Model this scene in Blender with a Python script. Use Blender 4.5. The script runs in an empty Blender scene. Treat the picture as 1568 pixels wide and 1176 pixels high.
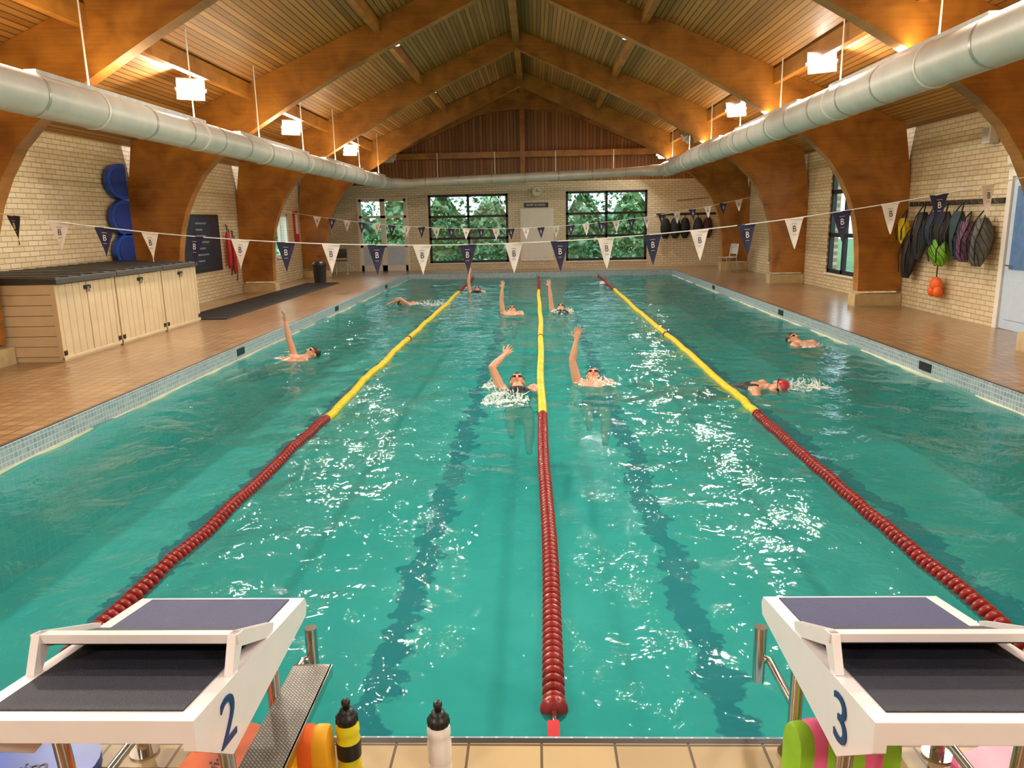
import bpy, bmesh, math, random
import numpy as np
from mathutils import Vector, Matrix
random.seed(7); np.random.seed(7)
scn = bpy.context.scene
try:
    scn.view_settings.view_transform = 'Standard'
    scn.view_settings.exposure = 0.0
except Exception as e:
    print(e)

# ------------------------------------------------------------------ constants
CAMZ = 1.87
DECK = 0.18
XC = -0.40; HALF = 7.22
XL, XR = XC-HALF, XC+HALF
YB, YF = -3.0, 27.4
PX0, PX1, PY0, PY1 = -4.3, 4.58, 2.19, 25.4
RIDGE = 6.4; SLOPE = 0.42
def roofz(x): return RIDGE - SLOPE*abs(x-XC)
def lin(h):
    h = h.lstrip('#'); o = []
    for i in (0, 2, 4):
        c = int(h[i:i+2], 16)/255
        o.append(c/12.92 if c <= .04045 else ((c+.055)/1.055)**2.4)
    return (o[0], o[1], o[2], 1)

# ------------------------------------------------------------------ materials
MATS = {}
def newmat(name):
    m = bpy.data.materials.new(name); m.use_nodes = True
    nt = m.node_tree; nt.nodes.clear()
    out = nt.nodes.new('ShaderNodeOutputMaterial')
    return m, nt, out
def N(nt, t, **kw):
    n = nt.nodes.new(t)
    for k, v in kw.items(): setattr(n, k, v)
    return n
def L(nt, a, b): nt.links.new(a, b)
def basic(name, col, rough=.5, metal=0, var=.12, scale=8, bump=0, emis=None, estr=0, coat=0, trans=0):
    if name in MATS: return MATS[name]
    m, nt, out = newmat(name)
    p = nt.nodes.new('ShaderNodeBsdfPrincipled')
    c = lin(col) if isinstance(col, str) else col
    p.inputs['Roughness'].default_value = rough
    p.inputs['Metallic'].default_value = metal
    if coat: p.inputs['Coat Weight'].default_value = coat
    if trans: p.inputs['Transmission Weight'].default_value = trans
    tc = nt.nodes.new('ShaderNodeTexCoord')
    no = nt.nodes.new('ShaderNodeTexNoise'); no.inputs['Scale'].default_value = scale; no.inputs['Detail'].default_value = 4
    L(nt, tc.outputs['Object'], no.inputs['Vector'])
    r = nt.nodes.new('ShaderNodeValToRGB')
    r.color_ramp.elements[0].position = .3; r.color_ramp.elements[1].position = .7
    r.color_ramp.elements[0].color = (c[0]*(1-var), c[1]*(1-var), c[2]*(1-var), 1)
    r.color_ramp.elements[1].color = (min(1, c[0]*(1+var)), min(1, c[1]*(1+var)), min(1, c[2]*(1+var)), 1)
    L(nt, no.outputs['Fac'], r.inputs[0]); L(nt, r.outputs[0], p.inputs['Base Color'])
    if bump:
        b = nt.nodes.new('ShaderNodeBump'); b.inputs['Strength'].default_value = bump; b.inputs['Distance'].default_value = .01
        L(nt, no.outputs['Fac'], b.inputs['Height']); L(nt, b.outputs[0], p.inputs['Normal'])
    if emis:
        p.inputs['Emission Color'].default_value = lin(emis) if isinstance(emis, str) else emis
        p.inputs['Emission Strength'].default_value = estr
    L(nt, p.outputs[0], out.inputs[0]); MATS[name] = m
    return m
def swiz(nt, order):
    g = nt.nodes.new('ShaderNodeNewGeometry'); s = nt.nodes.new('ShaderNodeSeparateXYZ'); c = nt.nodes.new('ShaderNodeCombineXYZ')
    L(nt, g.outputs['Position'], s.inputs[0])
    for i, ch in enumerate(order):
        if ch in 'XYZ': L(nt, s.outputs[ch], c.inputs[i])
    return c.outputs[0]
def brickmat(name, order, w, h, mortar, c1, c2, cm, rough, offset=.5, bump=.4, dirt=None, dirtamt=.3, coat=0):
    m, nt, out = newmat(name)
    v = swiz(nt, order)
    b = nt.nodes.new('ShaderNodeTexBrick'); b.offset = offset
    b.inputs['Scale'].default_value = 1; b.inputs['Brick Width'].default_value = w; b.inputs['Row Height'].default_value = h
    b.inputs['Mortar Size'].default_value = mortar; b.inputs['Mortar Smooth'].default_value = .2
    b.inputs['Color1'].default_value = lin(c1); b.inputs['Color2'].default_value = lin(c2); b.inputs['Mortar'].default_value = lin(cm)
    L(nt, v, b.inputs['Vector'])
    p = nt.nodes.new('ShaderNodeBsdfPrincipled'); p.inputs['Roughness'].default_value = rough
    p.inputs['Coat Weight'].default_value = coat; p.inputs['Coat Roughness'].default_value = .2
    no = nt.nodes.new('ShaderNodeTexNoise'); no.inputs['Scale'].default_value = .9; no.inputs['Detail'].default_value = 6
    g = nt.nodes.new('ShaderNodeNewGeometry'); L(nt, g.outputs['Position'], no.inputs['Vector'])
    mr = nt.nodes.new('ShaderNodeMapRange'); mr.inputs[1].default_value = .35; mr.inputs[2].default_value = .7; mr.inputs[3].default_value = 0; mr.inputs[4].default_value = dirtamt
    L(nt, no.outputs['Fac'], mr.inputs[0])
    mx = nt.nodes.new('ShaderNodeMix'); mx.data_type = 'RGBA'; mx.inputs[7].default_value = lin(dirt or c2)
    L(nt, mr.outputs[0], mx.inputs[0]); L(nt, b.outputs['Color'], mx.inputs[6]); L(nt, mx.outputs[2], p.inputs['Base Color'])
    bp = nt.nodes.new('ShaderNodeBump'); bp.inputs['Strength'].default_value = bump; bp.inputs['Distance'].default_value = .006; bp.invert = True
    L(nt, b.outputs['Fac'], bp.inputs['Height']); L(nt, bp.outputs[0], p.inputs['Normal'])
    L(nt, p.outputs[0], out.inputs[0]); return m
def boardmat(name, axis, width, c1, c2, groove, rough=.45, bump=.6, stretch='Y'):
    m, nt, out = newmat(name)
    g = nt.nodes.new('ShaderNodeNewGeometry'); s = nt.nodes.new('ShaderNodeSeparateXYZ'); L(nt, g.outputs['Position'], s.inputs[0])
    d = N(nt, 'ShaderNodeMath', operation='DIVIDE'); d.inputs[1].default_value = width; L(nt, s.outputs[axis], d.inputs[0])
    fr = N(nt, 'ShaderNodeMath', operation='FRACT'); L(nt, d.outputs[0], fr.inputs[0])
    fl = N(nt, 'ShaderNodeMath', operation='FLOOR'); L(nt, d.outputs[0], fl.inputs[0])
    wn = nt.nodes.new('ShaderNodeTexWhiteNoise'); wn.noise_dimensions = '1D'; L(nt, fl.outputs[0], wn.inputs['W'])
    mp = nt.nodes.new('ShaderNodeMapping'); L(nt, g.outputs['Position'], mp.inputs['Vector'])
    mp.inputs['Scale'].default_value = {'X': (.5, 9, 9), 'Y': (9, .5, 9), 'Z': (9, 9, .6)}[stretch]
    no = nt.nodes.new('ShaderNodeTexNoise'); no.inputs['Scale'].default_value = 2; no.inputs['Detail'].default_value = 5; L(nt, mp.outputs[0], no.inputs['Vector'])
    av = N(nt, 'ShaderNodeMath', operation='ADD'); L(nt, wn.outputs['Value'], av.inputs[0]); L(nt, no.outputs['Fac'], av.inputs[1])
    hv = N(nt, 'ShaderNodeMath', operation='MULTIPLY'); hv.inputs[1].default_value = .5; L(nt, av.outputs[0], hv.inputs[0])
    r = nt.nodes.new('ShaderNodeValToRGB'); r.color_ramp.elements[0].color = lin(c1); r.color_ramp.elements[1].color = lin(c2)
    r.color_ramp.elements[0].position = .2; r.color_ramp.elements[1].position = .8; L(nt, hv.outputs[0], r.inputs[0])
    gr = N(nt, 'ShaderNodeMath', operation='LESS_THAN'); gr.inputs[1].default_value = .16; L(nt, fr.outputs[0], gr.inputs[0])
    mx = nt.nodes.new('ShaderNodeMix'); mx.data_type = 'RGBA'; mx.inputs[7].default_value = lin(groove)
    L(nt, gr.outputs[0], mx.inputs[0]); L(nt, r.outputs[0], mx.inputs[6])
    p = nt.nodes.new('ShaderNodeBsdfPrincipled'); p.inputs['Roughness'].default_value = rough; L(nt, mx.outputs[2], p.inputs['Base Color'])
    bp = nt.nodes.new('ShaderNodeBump'); bp.inputs['Strength'].default_value = bump; bp.inputs['Distance'].default_value = .01; bp.invert = True
    L(nt, gr.outputs[0], bp.inputs['Height']); L(nt, bp.outputs[0], p.inputs['Normal'])
    L(nt, p.outputs[0], out.inputs[0]); return m

M_brick_x = brickmat('cream_painted_brick_side', 'YZ0', .23, .078, .006, 'E2D4B4', 'D4C39C', '9C8660', .45, dirt='C4AD80', bump=.7)
M_brick_y = brickmat('cream_painted_brick_end', 'XZ0', .23, .078, .006, 'E6DBC0', 'DACDAE', 'A08C68', .45, dirt='C8B891', bump=.6)
M_deck = brickmat('tan_deck_tile', 'XY0', .15, .15, .007, 'A5835C', '8E6C48', '4A3620', .28, offset=0, dirt='7C5E3E', dirtamt=.55, bump=.45, coat=.35)
M_band_x = brickmat('blue_grey_mosaic_side', 'YZ0', .05, .05, .005, 'A2B4BE', '8296A6', 'C6CCCC', .3, offset=0, dirt='94AAAC', bump=.3)
M_band_y = brickmat('blue_grey_mosaic_end', 'XZ0', .05, .05, .005, 'A2B4BE', '8296A6', 'C6CCCC', .3, offset=0, dirt='94AAAC', bump=.3)
M_ceil = boardmat('pine_lining_boards', 'X', .085, '8A5C24', 'B6803C', '4E3012', .5)
M_gable = boardmat('cedar_gable_boards', 'X', .12, '7E4E22', 'A87038', '40240E', .5, stretch='Z')
def glulam():
    m, nt, out = newmat('glulam_timber')
    g = nt.nodes.new('ShaderNodeNewGeometry')
    no = nt.nodes.new('ShaderNodeTexNoise'); no.inputs['Scale'].default_value = 2.2; no.inputs['Detail'].default_value = 7; no.inputs['Distortion'].default_value = .6
    L(nt, g.outputs['Position'], no.inputs['Vector'])
    mp = nt.nodes.new('ShaderNodeMapping'); mp.inputs['Scale'].default_value = (1, 1, 22); L(nt, g.outputs['Position'], mp.inputs['Vector'])
    n2 = nt.nodes.new('ShaderNodeTexNoise'); n2.inputs['Scale'].default_value = 1.5; n2.inputs['Detail'].default_value = 3; L(nt, mp.outputs[0], n2.inputs['Vector'])
    a = N(nt, 'ShaderNodeMath', operation='MULTIPLY_ADD'); a.inputs[1].default_value = .35; L(nt, n2.outputs['Fac'], a.inputs[0]); L(nt, no.outputs['Fac'], a.inputs[2])
    r = nt.nodes.new('ShaderNodeValToRGB'); r.color_ramp.elements[0].position = .4; r.color_ramp.elements[1].position = .95
    r.color_ramp.elements[0].color = lin('7E4C18'); r.color_ramp.elements[1].color = lin('BE8030'); L(nt, a.outputs[0], r.inputs[0])
    p = nt.nodes.new('ShaderNodeBsdfPrincipled'); p.inputs['Roughness'].default_value = .4; L(nt, r.outputs[0], p.inputs['Base Color'])
    L(nt, p.outputs[0], out.inputs[0]); return m
M_glu = glulam()
M_pools = brickmat('pool_side_tile', 'YZ0', .1, .1, .006, '66CCCA', '5EC4C4', '80D4D0', .4, offset=0)

def poolfloor():
    m, nt, out = newmat('pool_floor_tile')
    g = nt.nodes.new('ShaderNodeNewGeometry'); s = nt.nodes.new('ShaderNodeSeparateXYZ')
    def wob(scale, amt):
        n1 = nt.nodes.new('ShaderNodeTexNoise'); n1.inputs['Scale'].default_value = scale; n1.inputs['Detail'].default_value = 2; L(nt, g.outputs['Position'], n1.inputs['Vector'])
        sb = N(nt, 'ShaderNodeVectorMath', operation='SUBTRACT'); sb.inputs[1].default_value = (.5, .5, .5); L(nt, n1.outputs['Color'], sb.inputs[0])
        sc = N(nt, 'ShaderNodeVectorMath', operation='SCALE'); sc.inputs['Scale'].default_value = amt; L(nt, sb.outputs[0], sc.inputs[0]); return sc.outputs[0]
    ad = N(nt, 'ShaderNodeVectorMath', operation='ADD'); L(nt, wob(1.6, .45), ad.inputs[0]); L(nt, wob(7, .30), ad.inputs[1])
    a2 = N(nt, 'ShaderNodeVectorMath', operation='ADD'); L(nt, g.outputs['Position'], a2.inputs[0]); L(nt, ad.outputs[0], a2.inputs[1])
    L(nt, a2.outputs[0], s.inputs[0])
    def band(sock, c, w):
        a = N(nt, 'ShaderNodeMath', operation='SUBTRACT'); a.inputs[1].default_value = c; L(nt, sock, a.inputs[0])
        b = N(nt, 'ShaderNodeMath', operation='ABSOLUTE'); L(nt, a.outputs[0], b.inputs[0])
        k = N(nt, 'ShaderNodeMapRange'); k.inputs[1].default_value = w+.015; k.inputs[2].default_value = w-.015; k.inputs[3].default_value = 0; k.inputs[4].default_value = 1; L(nt, b.outputs[0], k.inputs[0])
        return k.outputs[0]
    def mul(a, b):
        n = N(nt, 'ShaderNodeMath', operation='MULTIPLY'); L(nt, a, n.inputs[0]); L(nt, b, n.inputs[1]); return n.outputs[0]
    def mx(a, b):
        n = N(nt, 'ShaderNodeMath', operation='MAXIMUM'); L(nt, a, n.inputs[0]); L(nt, b, n.inputs[1]); return n.outputs[0]
    tot = None
    ly = band(s.outputs['Y'], 13.7, 10.3)
    for c in (-3.2, -.97, 1.12, 3.35):
        v = mul(band(s.outputs['X'], c, .12), ly)
        t = mul(band(s.outputs['X'], c, .36), mx(band(s.outputs['Y'], 3.5, .11), band(s.outputs['Y'], 23.9, .12)))
        v = mx(v, t); tot = v if tot is None else mx(tot, v)
    n2 = nt.nodes.new('ShaderNodeTexNoise'); n2.inputs['Scale'].default_value = .7; n2.inputs['Detail'].default_value = 5; L(nt, g.outputs['Position'], n2.inputs['Vector'])
    r = nt.nodes.new('ShaderNodeValToRGB'); r.color_ramp.elements[0].position = .35; r.color_ramp.elements[1].position = .7
    r.color_ramp.elements[0].color = lin('5CC4C2'); r.color_ramp.elements[1].color = lin('84DCD4'); L(nt, n2.outputs['Fac'], r.inputs[0])
    m2 = nt.nodes.new('ShaderNodeMix'); m2.data_type = 'RGBA'; m2.inputs[7].default_value = lin('082C7C')
    L(nt, tot, m2.inputs[0]); L(nt, r.outputs[0], m2.inputs[6])
    p = nt.nodes.new('ShaderNodeBsdfPrincipled'); p.inputs['Roughness'].default_value = .6; L(nt, m2.outputs[2], p.inputs['Base Color'])
    L(nt, p.outputs[0], out.inputs[0]); return m
M_poolfloor = poolfloor()

def watermat():
    m, nt, out = newmat('pool_water_surface')
    g = nt.nodes.new('ShaderNodeNewGeometry')
    n1 = nt.nodes.new('ShaderNodeTexNoise'); n1.inputs['Scale'].default_value = 4.5; n1.inputs['Detail'].default_value = 3; n1.inputs['Distortion'].default_value = 1.4; L(nt, g.outputs['Position'], n1.inputs['Vector'])
    bp = nt.nodes.new('ShaderNodeBump'); bp.inputs['Strength'].default_value = .45; bp.inputs['Distance'].default_value = .03
    L(nt, n1.outputs['Fac'], bp.inputs['Height'])
    fr = nt.nodes.new('ShaderNodeFresnel'); fr.inputs['IOR'].default_value = 1.33; L(nt, bp.outputs[0], fr.inputs['Normal'])
    gl = nt.nodes.new('ShaderNodeBsdfGlossy'); gl.inputs['Roughness'].default_value = .04; L(nt, bp.outputs[0], gl.inputs['Normal'])
    tr = nt.nodes.new('ShaderNodeBsdfTransparent'); tr.inputs[0].default_value = (.60, .92, .92, 1)
    df = nt.nodes.new('ShaderNodeBsdfDiffuse'); df.inputs[0].default_value = lin('38B2AE'); L(nt, bp.outputs[0], df.inputs['Normal'])
    m1 = nt.nodes.new('ShaderNodeMixShader'); m1.inputs[0].default_value = .36; L(nt, tr.outputs[0], m1.inputs[1]); L(nt, df.outputs[0], m1.inputs[2])
    m2 = nt.nodes.new('ShaderNodeMixShader'); L(nt, fr.outputs[0], m2.inputs[0]); L(nt, m1.outputs[0], m2.inputs[1]); L(nt, gl.outputs[0], m2.inputs[2])
    L(nt, m2.outputs[0], out.inputs[0]); return m
M_water = watermat()
def glassmat():
    m, nt, out = newmat('window_glass')
    gl = nt.nodes.new('ShaderNodeBsdfGlossy'); gl.inputs['Roughness'].default_value = .02
    tr = nt.nodes.new('ShaderNodeBsdfTransparent'); tr.inputs[0].default_value = (.92, .97, .98, 1)
    mx = nt.nodes.new('ShaderNodeMixShader'); mx.inputs[0].default_value = .05
    L(nt, tr.outputs[0], mx.inputs[1]); L(nt, gl.outputs[0], mx.inputs[2]); L(nt, mx.outputs[0], out.inputs[0]); return m
M_glass = glassmat()
def leafmat():
    m, nt, out = newmat('hedge_leaves')
    g = nt.nodes.new('ShaderNodeNewGeometry')
    no = nt.nodes.new('ShaderNodeTexNoise'); no.inputs['Scale'].default_value = 2.4; no.inputs['Detail'].default_value = 8; L(nt, g.outputs['Position'], no.inputs['Vector'])
    r = nt.nodes.new('ShaderNodeValToRGB'); e = r.color_ramp.elements
    e[0].position = .38; e[0].color = lin('1C5230'); e[1].position = .62; e[1].color = lin('D4F0CC')
    k = e.new(.5); k.color = lin('54A662'); L(nt, no.outputs['Fac'], r.inputs[0])
    p = nt.nodes.new('ShaderNodeBsdfPrincipled'); p.inputs['Roughness'].default_value = .5; L(nt, r.outputs[0], p.inputs['Base Color'])
    L(nt, p.outputs[0], out.inputs[0]); return m
M_leaf = leafmat()

M_white = basic('white_gloss_paint', 'E6E2D8', .35, var=.03)
M_black = basic('black_painted_frame', '17181A', .4)
M_duct = basic('galvanised_duct_metal', 'CFCAC0', .42, metal=.15, var=.08, scale=3)
M_seam = basic('duct_seam_metal', 'B9B6AB', .35, metal=.5)
M_steel = basic('polished_steel', 'C8C6C2', .14, metal=1, var=.05)
M_fibre = basic('white_fibreglass', 'E4DEE0', .28, var=.03, coat=.4)
M_navytop = basic('navy_nonslip_surface', '2C3060', .55, var=.25, scale=220, bump=.5)
M_slate = basic('slate_rubber_surface', '2A2C3A', .6, var=.25, scale=220, bump=.5)
M_navy = basic('navy_numeral_paint', '14306A', .4)
M_red = basic('red_lane_float', '8E201E', .28, var=.2, scale=20, coat=.3)
M_yel = basic('yellow_lane_float', 'E8D01E', .35, var=.08)
M_cable = basic('lane_cable', '6A3A36', .5)
M_beige = basic('beige_resin_panel', 'D6C4A0', .5, var=.06, scale=3)
M_beige2 = basic('beige_resin_groove', '96835F', .55, var=.06)
M_lid = basic('charcoal_resin_lid', '3A3A36', .5, var=.15)
M_flagN = basic('navy_bunting_fabric', '2A2748', .7)
M_flagW = basic('white_bunting_fabric', 'F2E6E0', .7, var=.04)
M_cord = basic('white_cord', 'EDE8E4', .6)
M_skin = basic('wet_skin', 'DDA384', .3, var=.10, scale=6, coat=.3)
M_lip = basic('lips', 'A8564C', .4)
M_dark = basic('dark_goggle_lens', '101418', .15)
M_capblack = basic('black_swim_cap', '17171C', .3)
M_capred = basic('red_swim_cap', 'B23A48', .3)
M_capskin = basic('dark_brown_wet_hair', '3A2A20', .35, var=.3, scale=40)
M_suit = basic('black_swimsuit', '14161F', .45)
M_suit2 = basic('navy_swimsuit', '1D2A52', .45)
M_foam = basic('white_water_foam', 'EAF3F1', .2, var=.05, scale=30)
M_lamp = basic('floodlight_emitting_glass', 'FFFFFF', .3, emis='FFF6E8', estr=45)
M_lampfill = basic('fill_downlight_glow_face', 'FFFFFF', .3, emis='FFE8C8', estr=6)  # glowing face of the added fill downlights only
M_lampoff = basic('floodlight_unlit_glass', 'B9BDBE', .2)
M_housing = basic('white_floodlight_housing', 'C9C6C0', .45)
M_can = basic('bronze_fill_downlight_can', '6A5236', .45)
M_blue = basic('royal_blue_plastic', '2450B4', .35)
M_blue2 = basic('royal_blue_plastic_inset', '1C4098', .4)
M_orange = basic('orange_foam', 'EE6A1C', .55)
M_yfoam = basic('yellow_foam', 'F0B020', .55)
M_green = basic('lime_green_foam', '8CC02A', .55)
M_pink = basic('pink_foam', 'E0608E', .55)
M_pinkL = basic('pale_pink_foam', 'E8B0C8', .55)
M_red2 = basic('red_rescue_plastic', 'B8242A', .45)
M_bluedoor = basic('pale_blue_paint', 'BFD2E6', .4, var=.04)
M_bluepane = basic('blue_tinted_panel', '5F83B4', .25)
M_mat = basic('black_rubber_mat', '1C1A18', .55, var=.3, scale=60, bump=.5)
M_poster = basic('navy_notice_board', '1B2238', .35, var=.6, scale=6)
M_concrete = basic('pale_render_plinth', 'C4B084', .6)
M_grass = basic('garden_lawn_grass', '3E6B30', .8, var=.4, scale=5)
def treadmat():
    m, nt, out = newmat('chequer_plate_steel')
    v = swiz(nt, 'XY0')
    a = nt.nodes.new('ShaderNodeMapping'); a.inputs['Rotation'].default_value = (0, 0, .785); L(nt, v, a.inputs['Vector'])
    b = nt.nodes.new('ShaderNodeTexBrick'); b.offset = .5; b.inputs['Scale'].default_value = 1; b.inputs['Brick Width'].default_value = .016; b.inputs['Row Height'].default_value = .008; b.inputs['Mortar Size'].default_value = .002
    b.inputs['Color1'].default_value = lin('B2AEA8'); b.inputs['Color2'].default_value = lin('A09C96'); b.inputs['Mortar'].default_value = lin('6E6A64'); L(nt, a.outputs[0], b.inputs['Vector'])
    p = nt.nodes.new('ShaderNodeBsdfPrincipled'); p.inputs['Metallic'].default_value = .5; p.inputs['Roughness'].default_value = .42; L(nt, b.outputs['Color'], p.inputs['Base Color'])
    bp = nt.nodes.new('ShaderNodeBump'); bp.invert = True; bp.inputs['Strength'].default_value = .5; bp.inputs['Distance'].default_value = .002; L(nt, b.outputs['Fac'], bp.inputs['Height']); L(nt, bp.outputs[0], p.inputs['Normal'])
    L(nt, p.outputs[0], out.inputs[0]); return m
M_tread = treadmat()

# ------------------------------------------------------------------ mesh builder
class MB:
    def __init__(s): s.v = []; s.f = []; s.m = []; s.s = []; s.mats = []
    def mi(s, mat):
        if mat not in s.mats: s.mats.append(mat)
        return s.mats.index(mat)
    def add(s, verts, faces, mat, smooth=False, M=None):
        o = len(s.v); k = s.mi(mat)
        for v in verts:
            v = Vector(v)
            if M is not None: v = M @ v
            s.v.append(tuple(v))
        for f in faces:
            s.f.append([i+o for i in f]); s.m.append(k); s.s.append(smooth)
    def box(s, c, d, mat, M=None):
        x, y, z = c; a, b, e = d[0]/2, d[1]/2, d[2]/2
        vs = [(x+i*a, y+j*b, z+k*e) for i in (-1, 1) for j in (-1, 1) for k in (-1, 1)]
        fs = [(0, 1, 3, 2), (4, 6, 7, 5), (0, 4, 5, 1), (2, 3, 7, 6), (0, 2, 6, 4), (1, 5, 7, 3)]
        s.add(vs, fs, mat, False, M)
    def bx(s, x0, x1, y0, y1, z0, z1, mat, M=None): s.box(((x0+x1)/2, (y0+y1)/2, (z0+z1)/2), (x1-x0, y1-y0, z1-z0), mat, M)
    def cyl(s, p0, p1, r0, r1=None, mat=None, seg=12, caps=True, smooth=True, M=None):
        r1 = r0 if r1 is None else r1
        p0 = Vector(p0); p1 = Vector(p1); d = (p1-p0)
        if d.length < 1e-7: return
        q = d.normalized().to_track_quat('Z', 'Y')
        vs = []
        for p, r in ((p0, r0), (p1, r1)):
            for i in range(seg):
                a = 2*math.pi*i/seg; vs.append(p + q @ Vector((r*math.cos(a), r*math.sin(a), 0)))
        fs = [(i, (i+1) % seg, seg+(i+1) % seg, seg+i) for i in range(seg)]
        s.add(vs, fs, mat, smooth, M)
        if caps: s.add(vs, [tuple(range(seg))[::-1], tuple(range(seg, 2*seg))], mat, False, M)
    def sph(s, c, r, mat, B=None, seg=16, rings=10, M=None, smooth=True):
        if not hasattr(r, '__len__'): r = (r, r, r)
        c = Vector(c); vs = []
        for j in range(1, rings):
            t = math.pi*j/rings
            for i in range(seg):
                a = 2*math.pi*i/seg
                q = Vector((r[0]*math.sin(t)*math.cos(a), r[1]*math.sin(t)*math.sin(a), r[2]*math.cos(t)))
                if B is not None: q = B @ q
                vs.append(c+q)
        for sg in (1, -1):
            q = Vector((0, 0, sg*r[2])); q = B @ q if B is not None else q; vs.append(c+q)
        fs = []
        n = (rings-1)*seg
        for j in range(rings-2):
            for i in range(seg):
                a = j*seg+i; b = j*seg+(i+1) % seg
                fs.append((a, a+seg, b+seg, b))
        for i in range(seg):
            fs.append((n, i, (i+1) % seg)); k = (rings-2)*seg; fs.append((n+1, k+(i+1) % seg, k+i))
        s.add(vs, fs, mat, smooth, M)
    def lathe(s, prof, mat, M=None, seg=24, smooth=True, cap=True):
        vs = []; fs = []
        for r, z in prof:
            for i in range(seg):
                a = 2*math.pi*i/seg; vs.append((r*math.cos(a), r*math.sin(a), z))
        for j in range(len(prof)-1):
            for i in range(seg):
                fs.append((j*seg+i, j*seg+(i+1) % seg, (j+1)*seg+(i+1) % seg, (j+1)*seg+i))
        s.add(vs, fs, mat, smooth, M)
        if cap: s.add(vs, [tuple(range(seg))[::-1], tuple(range((len(prof)-1)*seg, len(prof)*seg))], mat, False, M)
    def loft(s, rings, mat, smooth=True, M=None, closed=True):
        n = len(rings[0]); vs = [v for r in rings for v in r]; fs = []
        for j in range(len(rings)-1):
            for i in range(n): fs.append((j*n+i, j*n+(i+1) % n, (j+1)*n+(i+1) % n, (j+1)*n+i))
        s.add(vs, fs, mat, smooth, M)
        if closed: s.add(vs, [tuple(range(n))[::-1], tuple(range((len(rings)-1)*n, len(rings)*n))], mat, smooth, M)
    def tube(s, path, r, mat, seg=10, M=None, caps=True):
        pts = [Vector(p) for p in path]; rings = []
        up = Vector((0, 0, 1)); prev = None
        for i, p in enumerate(pts):
            t = (pts[min(i+1, len(pts)-1)]-pts[max(i-1, 0)]).normalized()
            if prev is None:
                a = up if abs(t.z) < .95 else Vector((1, 0, 0)); x = t.cross(a).normalized()
            else: x = (prev - t*prev.dot(t)).normalized()
            prev = x; y = t.cross(x); rr = r(i) if callable(r) else r
            rings.append([p + (x*math.cos(2*math.pi*k/seg)+y*math.sin(2*math.pi*k/seg))*rr for k in range(seg)])
        s.loft(rings, mat, True, M, caps)
    def prism(s, poly, axis, a, b, mat, M=None, smooth=False):
        n = len(poly)
        def mk(u, w, t): return {'X': (t, u, w), 'Y': (u, t, w), 'Z': (u, w, t)}[axis]
        vs = [mk(u, w, a) for u, w in poly]+[mk(u, w, b) for u, w in poly]
        s.add(vs, [(i, (i+1) % n, n+(i+1) % n, n+i) for i in range(n)], mat, smooth, M)
        s.add(vs, [tuple(range(n)), tuple(range(n, 2*n))[::-1]], mat, False, M)
    def build(s, name, parent=None, bevel=0, seg=2, recenter=True):
        me = bpy.data.meshes.new(name)
        V = np.array(s.v); c = np.zeros(3)
        if recenter and len(V): c = (V.min(0)+V.max(0))/2
        me.from_pydata([tuple(x) for x in (V-c)], [], s.f)
        for m in s.mats: me.materials.append(m)
        me.polygons.foreach_set('material_index', s.m); me.polygons.foreach_set('use_smooth', s.s)
        bm = bmesh.new(); bm.from_mesh(me); bmesh.ops.recalc_face_normals(bm, faces=bm.faces); bm.to_mesh(me); bm.free()
        me.update()
        o = bpy.data.objects.new(name, me); o.location = tuple(c); scn.collection.objects.link(o)
        if bevel:
            b = o.modifiers.new('bevel', 'BEVEL'); b.width = bevel; b.segments = seg; b.limit_method = 'ANGLE'; b.angle_limit = math.radians(40)
        return o
def text_geo(body, size, extrude=.002):
    cu = bpy.data.curves.new('t', 'FONT'); cu.body = body; cu.size = size; cu.extrude = extrude; cu.align_x = 'CENTER'; cu.align_y = 'CENTER'
    cu.resolution_u = 4
    ob = bpy.data.objects.new('t', cu); scn.collection.objects.link(ob)
    dg = bpy.context.evaluated_depsgraph_get(); me = bpy.data.meshes.new_from_object(ob.evaluated_get(dg))
    vs = [tuple(v.co) for v in me.vertices]; fs = [tuple(p.vertices) for p in me.polygons]
    bpy.data.objects.remove(ob); bpy.data.meshes.remove(me); bpy.data.curves.remove(cu)
    return vs, fs
def frame(x, y, z, o):
    return Matrix(((x[0], y[0], z[0], o[0]), (x[1], y[1], z[1], o[1]), (x[2], y[2], z[2], o[2]), (0, 0, 0, 1)))

# ------------------------------------------------------------------ shell
def wall_holes(name, axis, t0, t1, u0, u1, z0, z1, holes, mat):
    b = MB()
    us = sorted({u0, u1, *[h[0] for h in holes], *[h[1] for h in holes]}); zs = sorted({z0, z1, *[h[2] for h in holes], *[h[3] for h in holes]})
    for i in range(len(us)-1):
        for j in range(len(zs)-1):
            uc, zc = (us[i]+us[i+1])/2, (zs[j]+zs[j+1])/2
            if any(h[0] < uc < h[1] and h[2] < zc < h[3] for h in holes): continue
            if axis == 'X': b.bx(t0, t1, us[i], us[i+1], zs[j], zs[j+1], mat)
            else: b.bx(us[i], us[i+1], t0, t1, zs[j], zs[j+1], mat)
    return b.build(name)
WT = .25
eave = roofz(XR)
FW = [(-3.80, -.95, .42, 2.82), (1.10, 3.98, .42, 2.85)]
FD = (-6.30, -4.60, DECK, 2.72)
wall_holes('wall_far', 'Y', YF, YF+WT, XL-WT, XR+WT, DECK-.3, 3.2, FW+[FD], M_brick_y)
RW = [(16.4, 18.05, .55, 3.15), (21.3, 22.5, .55, 2.95)]
RD = (10.15, 11.25, DECK, 2.35)
wall_holes('wall_right', 'X', XR, XR+WT, YB, YF, DECK-.3, eave+.05, RW+[RD], M_brick_x)
LW = [(22.2, 23.5, .95, 2.2)]
wall_holes('wall_left', 'X', XL-WT, XL, YB, YF, DECK-.3, eave+.05, LW, M_brick_x)
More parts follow.
